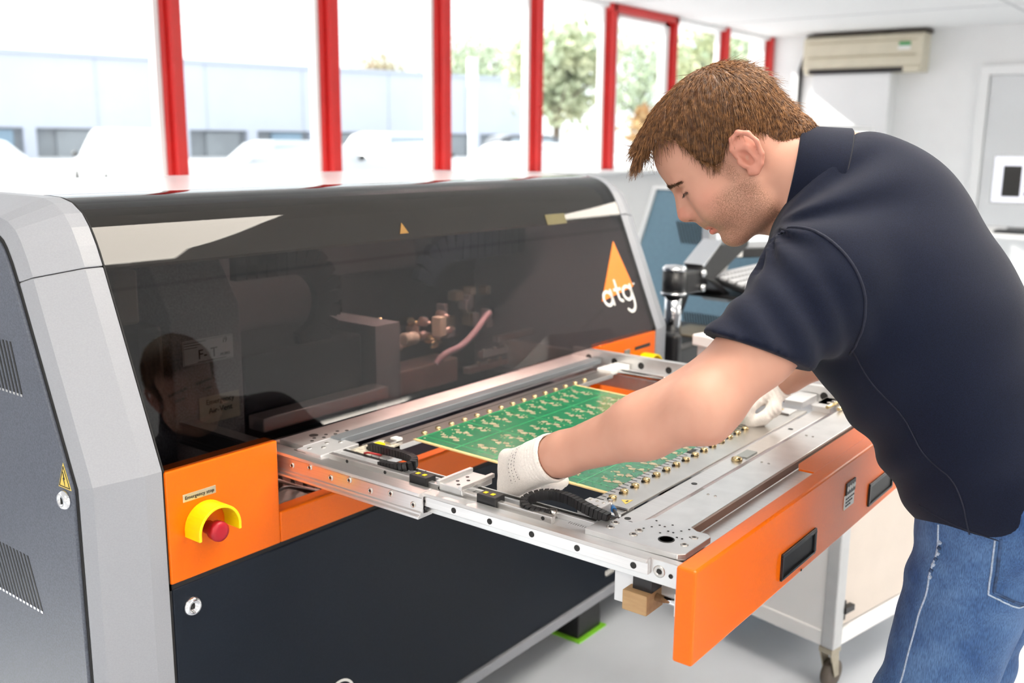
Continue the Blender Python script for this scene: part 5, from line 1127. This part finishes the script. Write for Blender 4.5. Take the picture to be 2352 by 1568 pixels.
dirs = dloc @ HA + rs_.normal(size=(len(ix), 3)) * 9; dirs -= rn * (dirs * rn).sum(1)[:, None]
Ls = rs_.uniform(.016, .034, len(ix)) * np.where(rl[:, 1] < 20, .5, 1.0); Ls *= np.where(rl[:, 0] > 55, 1.35, 1.0)
strands('hair_strands', rt - rn * .001, dirs, rn, Ls, rs_.uniform(.00035, .0007, len(ix)), hair_mat('auburn_strands', (.085, .034, .012), (.30, .14, .052)), hair, .045, .018, bvh=HB)
# fringe falling over the forehead
nf = 700; cF = rs_.uniform(-48, 48, nf); fF = rs_.uniform(70, 104, nf); rt = np.stack([hd(f0, 128 - abs(c0_) * .10 + (85 - f0) * .25, c0_) for f0, c0_ in zip(fF, cF)]); rnF = np.tile(HT, (nf, 1)) + HF * .3
dF = np.tile(HF * 1.0 - HT * .65, (nf, 1)) + HC * (cF / 160)[:, None] + rs_.normal(size=(nf, 3)) * .16
strands('fringe', rt, dF, rnF, rs_.uniform(.022, .044, nf), rs_.uniform(.0004, .0007, nf), MATS['auburn_strands'], hair, .07, .05, grav=.16, seg=6)
hm = [i for i, p in enumerate(body.data.polygons) if near[p.vertices[0]]]; FBV = BVHTree.FromPolygons([Vector(v) for v in BV], [tuple(body.data.polygons[i].vertices) for i in hm])
# brows and lashes, set on the skin by casting onto it
def on_face(p, d, push):
    h = FBV.ray_cast(Vector(p), Vector(-d), .08); return A3(h[0]) + d * push if h[0] is not None else None
for cs in (1, -1):
    rt = []; dB = []
    for k in range(420):
        u = rs_.rand() ** .9; d = nrm(HF * (1 - .55 * u) + HC * cs * (.15 + .75 * u)); p = hd(100 - 20 * u, 50.5 - 8 * u ** 1.5 + rs_.normal() * 1.9 * (1 - .55 * u), (9 + 37 * u) * cs)
        q = on_face(p + d * .03, d, .0003)
        if q is not None: rt.append(q); dB.append(nrm(HC * cs * (.75 + .2 * u) - HF * (.1 + .6 * u) + HT * (.35 - .55 * u)) + rs_.normal(size=3) * .22 + d * .10)
    nb = len(rt); strands('eyebrow', np.stack(rt), np.stack(dB), np.tile(HF, (nb, 1)), rs_.uniform(.004, .0075, nb), np.full(nb, .00026), hair_mat('brow_hair', (.13, .062, .033), (.20, .10, .055)), body, .03, .0, 3)
    rt = []; dE = []
    for k in range(60):
        u = k / 59; th = math.radians(-30 + 100 * u); d = nrm(HF * math.cos(th) + HC * cs * math.sin(th)); q = on_face(hd(80, 26.3 + 1.6 * math.sin(math.pi * u) - 1.0 * u, 31.5 * cs) + d * .04, d, .0002)
        if q is not None: rt.append(q); dE.append(d * .85 - HT * .62 + rs_.normal(size=3) * .07)
    if len(rt) > 4:
        MB().tube([Vector(q) for q in rt[::3]], .0008, 6).build('lid_line', mat('lid_margin', (.12, .052, .04), .5, nscale=90, namt=.1), body)
        ne = len(rt); strands('eyelashes', np.stack(rt), np.stack(dE), np.tile(HT, (ne, 1)), np.full(ne, .0062), np.full(ne, .00020), mat('lash', (.05, .03, .022), .5, nscale=9, namt=.1), body, .02, .03, 3)
# glove print: short grey strokes set on the back of the hand
gp = MB(); rg_ = random.Random(4)
for row, (fx, n_) in enumerate(((.30, 13), (.42, 13), (.56, 10))):
    for k in range(n_):
        u = -.034 + .068 * k / (n_ - 1); c0_ = J['WL'] * (1 - fx) + kL * fx + aL * u + A3((-.03, .012, .012)); L_ = rg_.uniform(.0014, .0026)
        p0 = on_surf(GT, c0_, .0004); p1 = on_surf(GT, c0_ + aL * L_ + (kL - J['WL']) * rg_.uniform(-.02, .03), .0004)
        if (p1 - p0).length > 1e-4: gp.tube([p0, p1], .00035, 4)
go = gp.build('glove_print', mat('grey_print', (.16, .14, .16), .7, nscale=9, namt=.1), gl); go['kind'] = 'stuff'
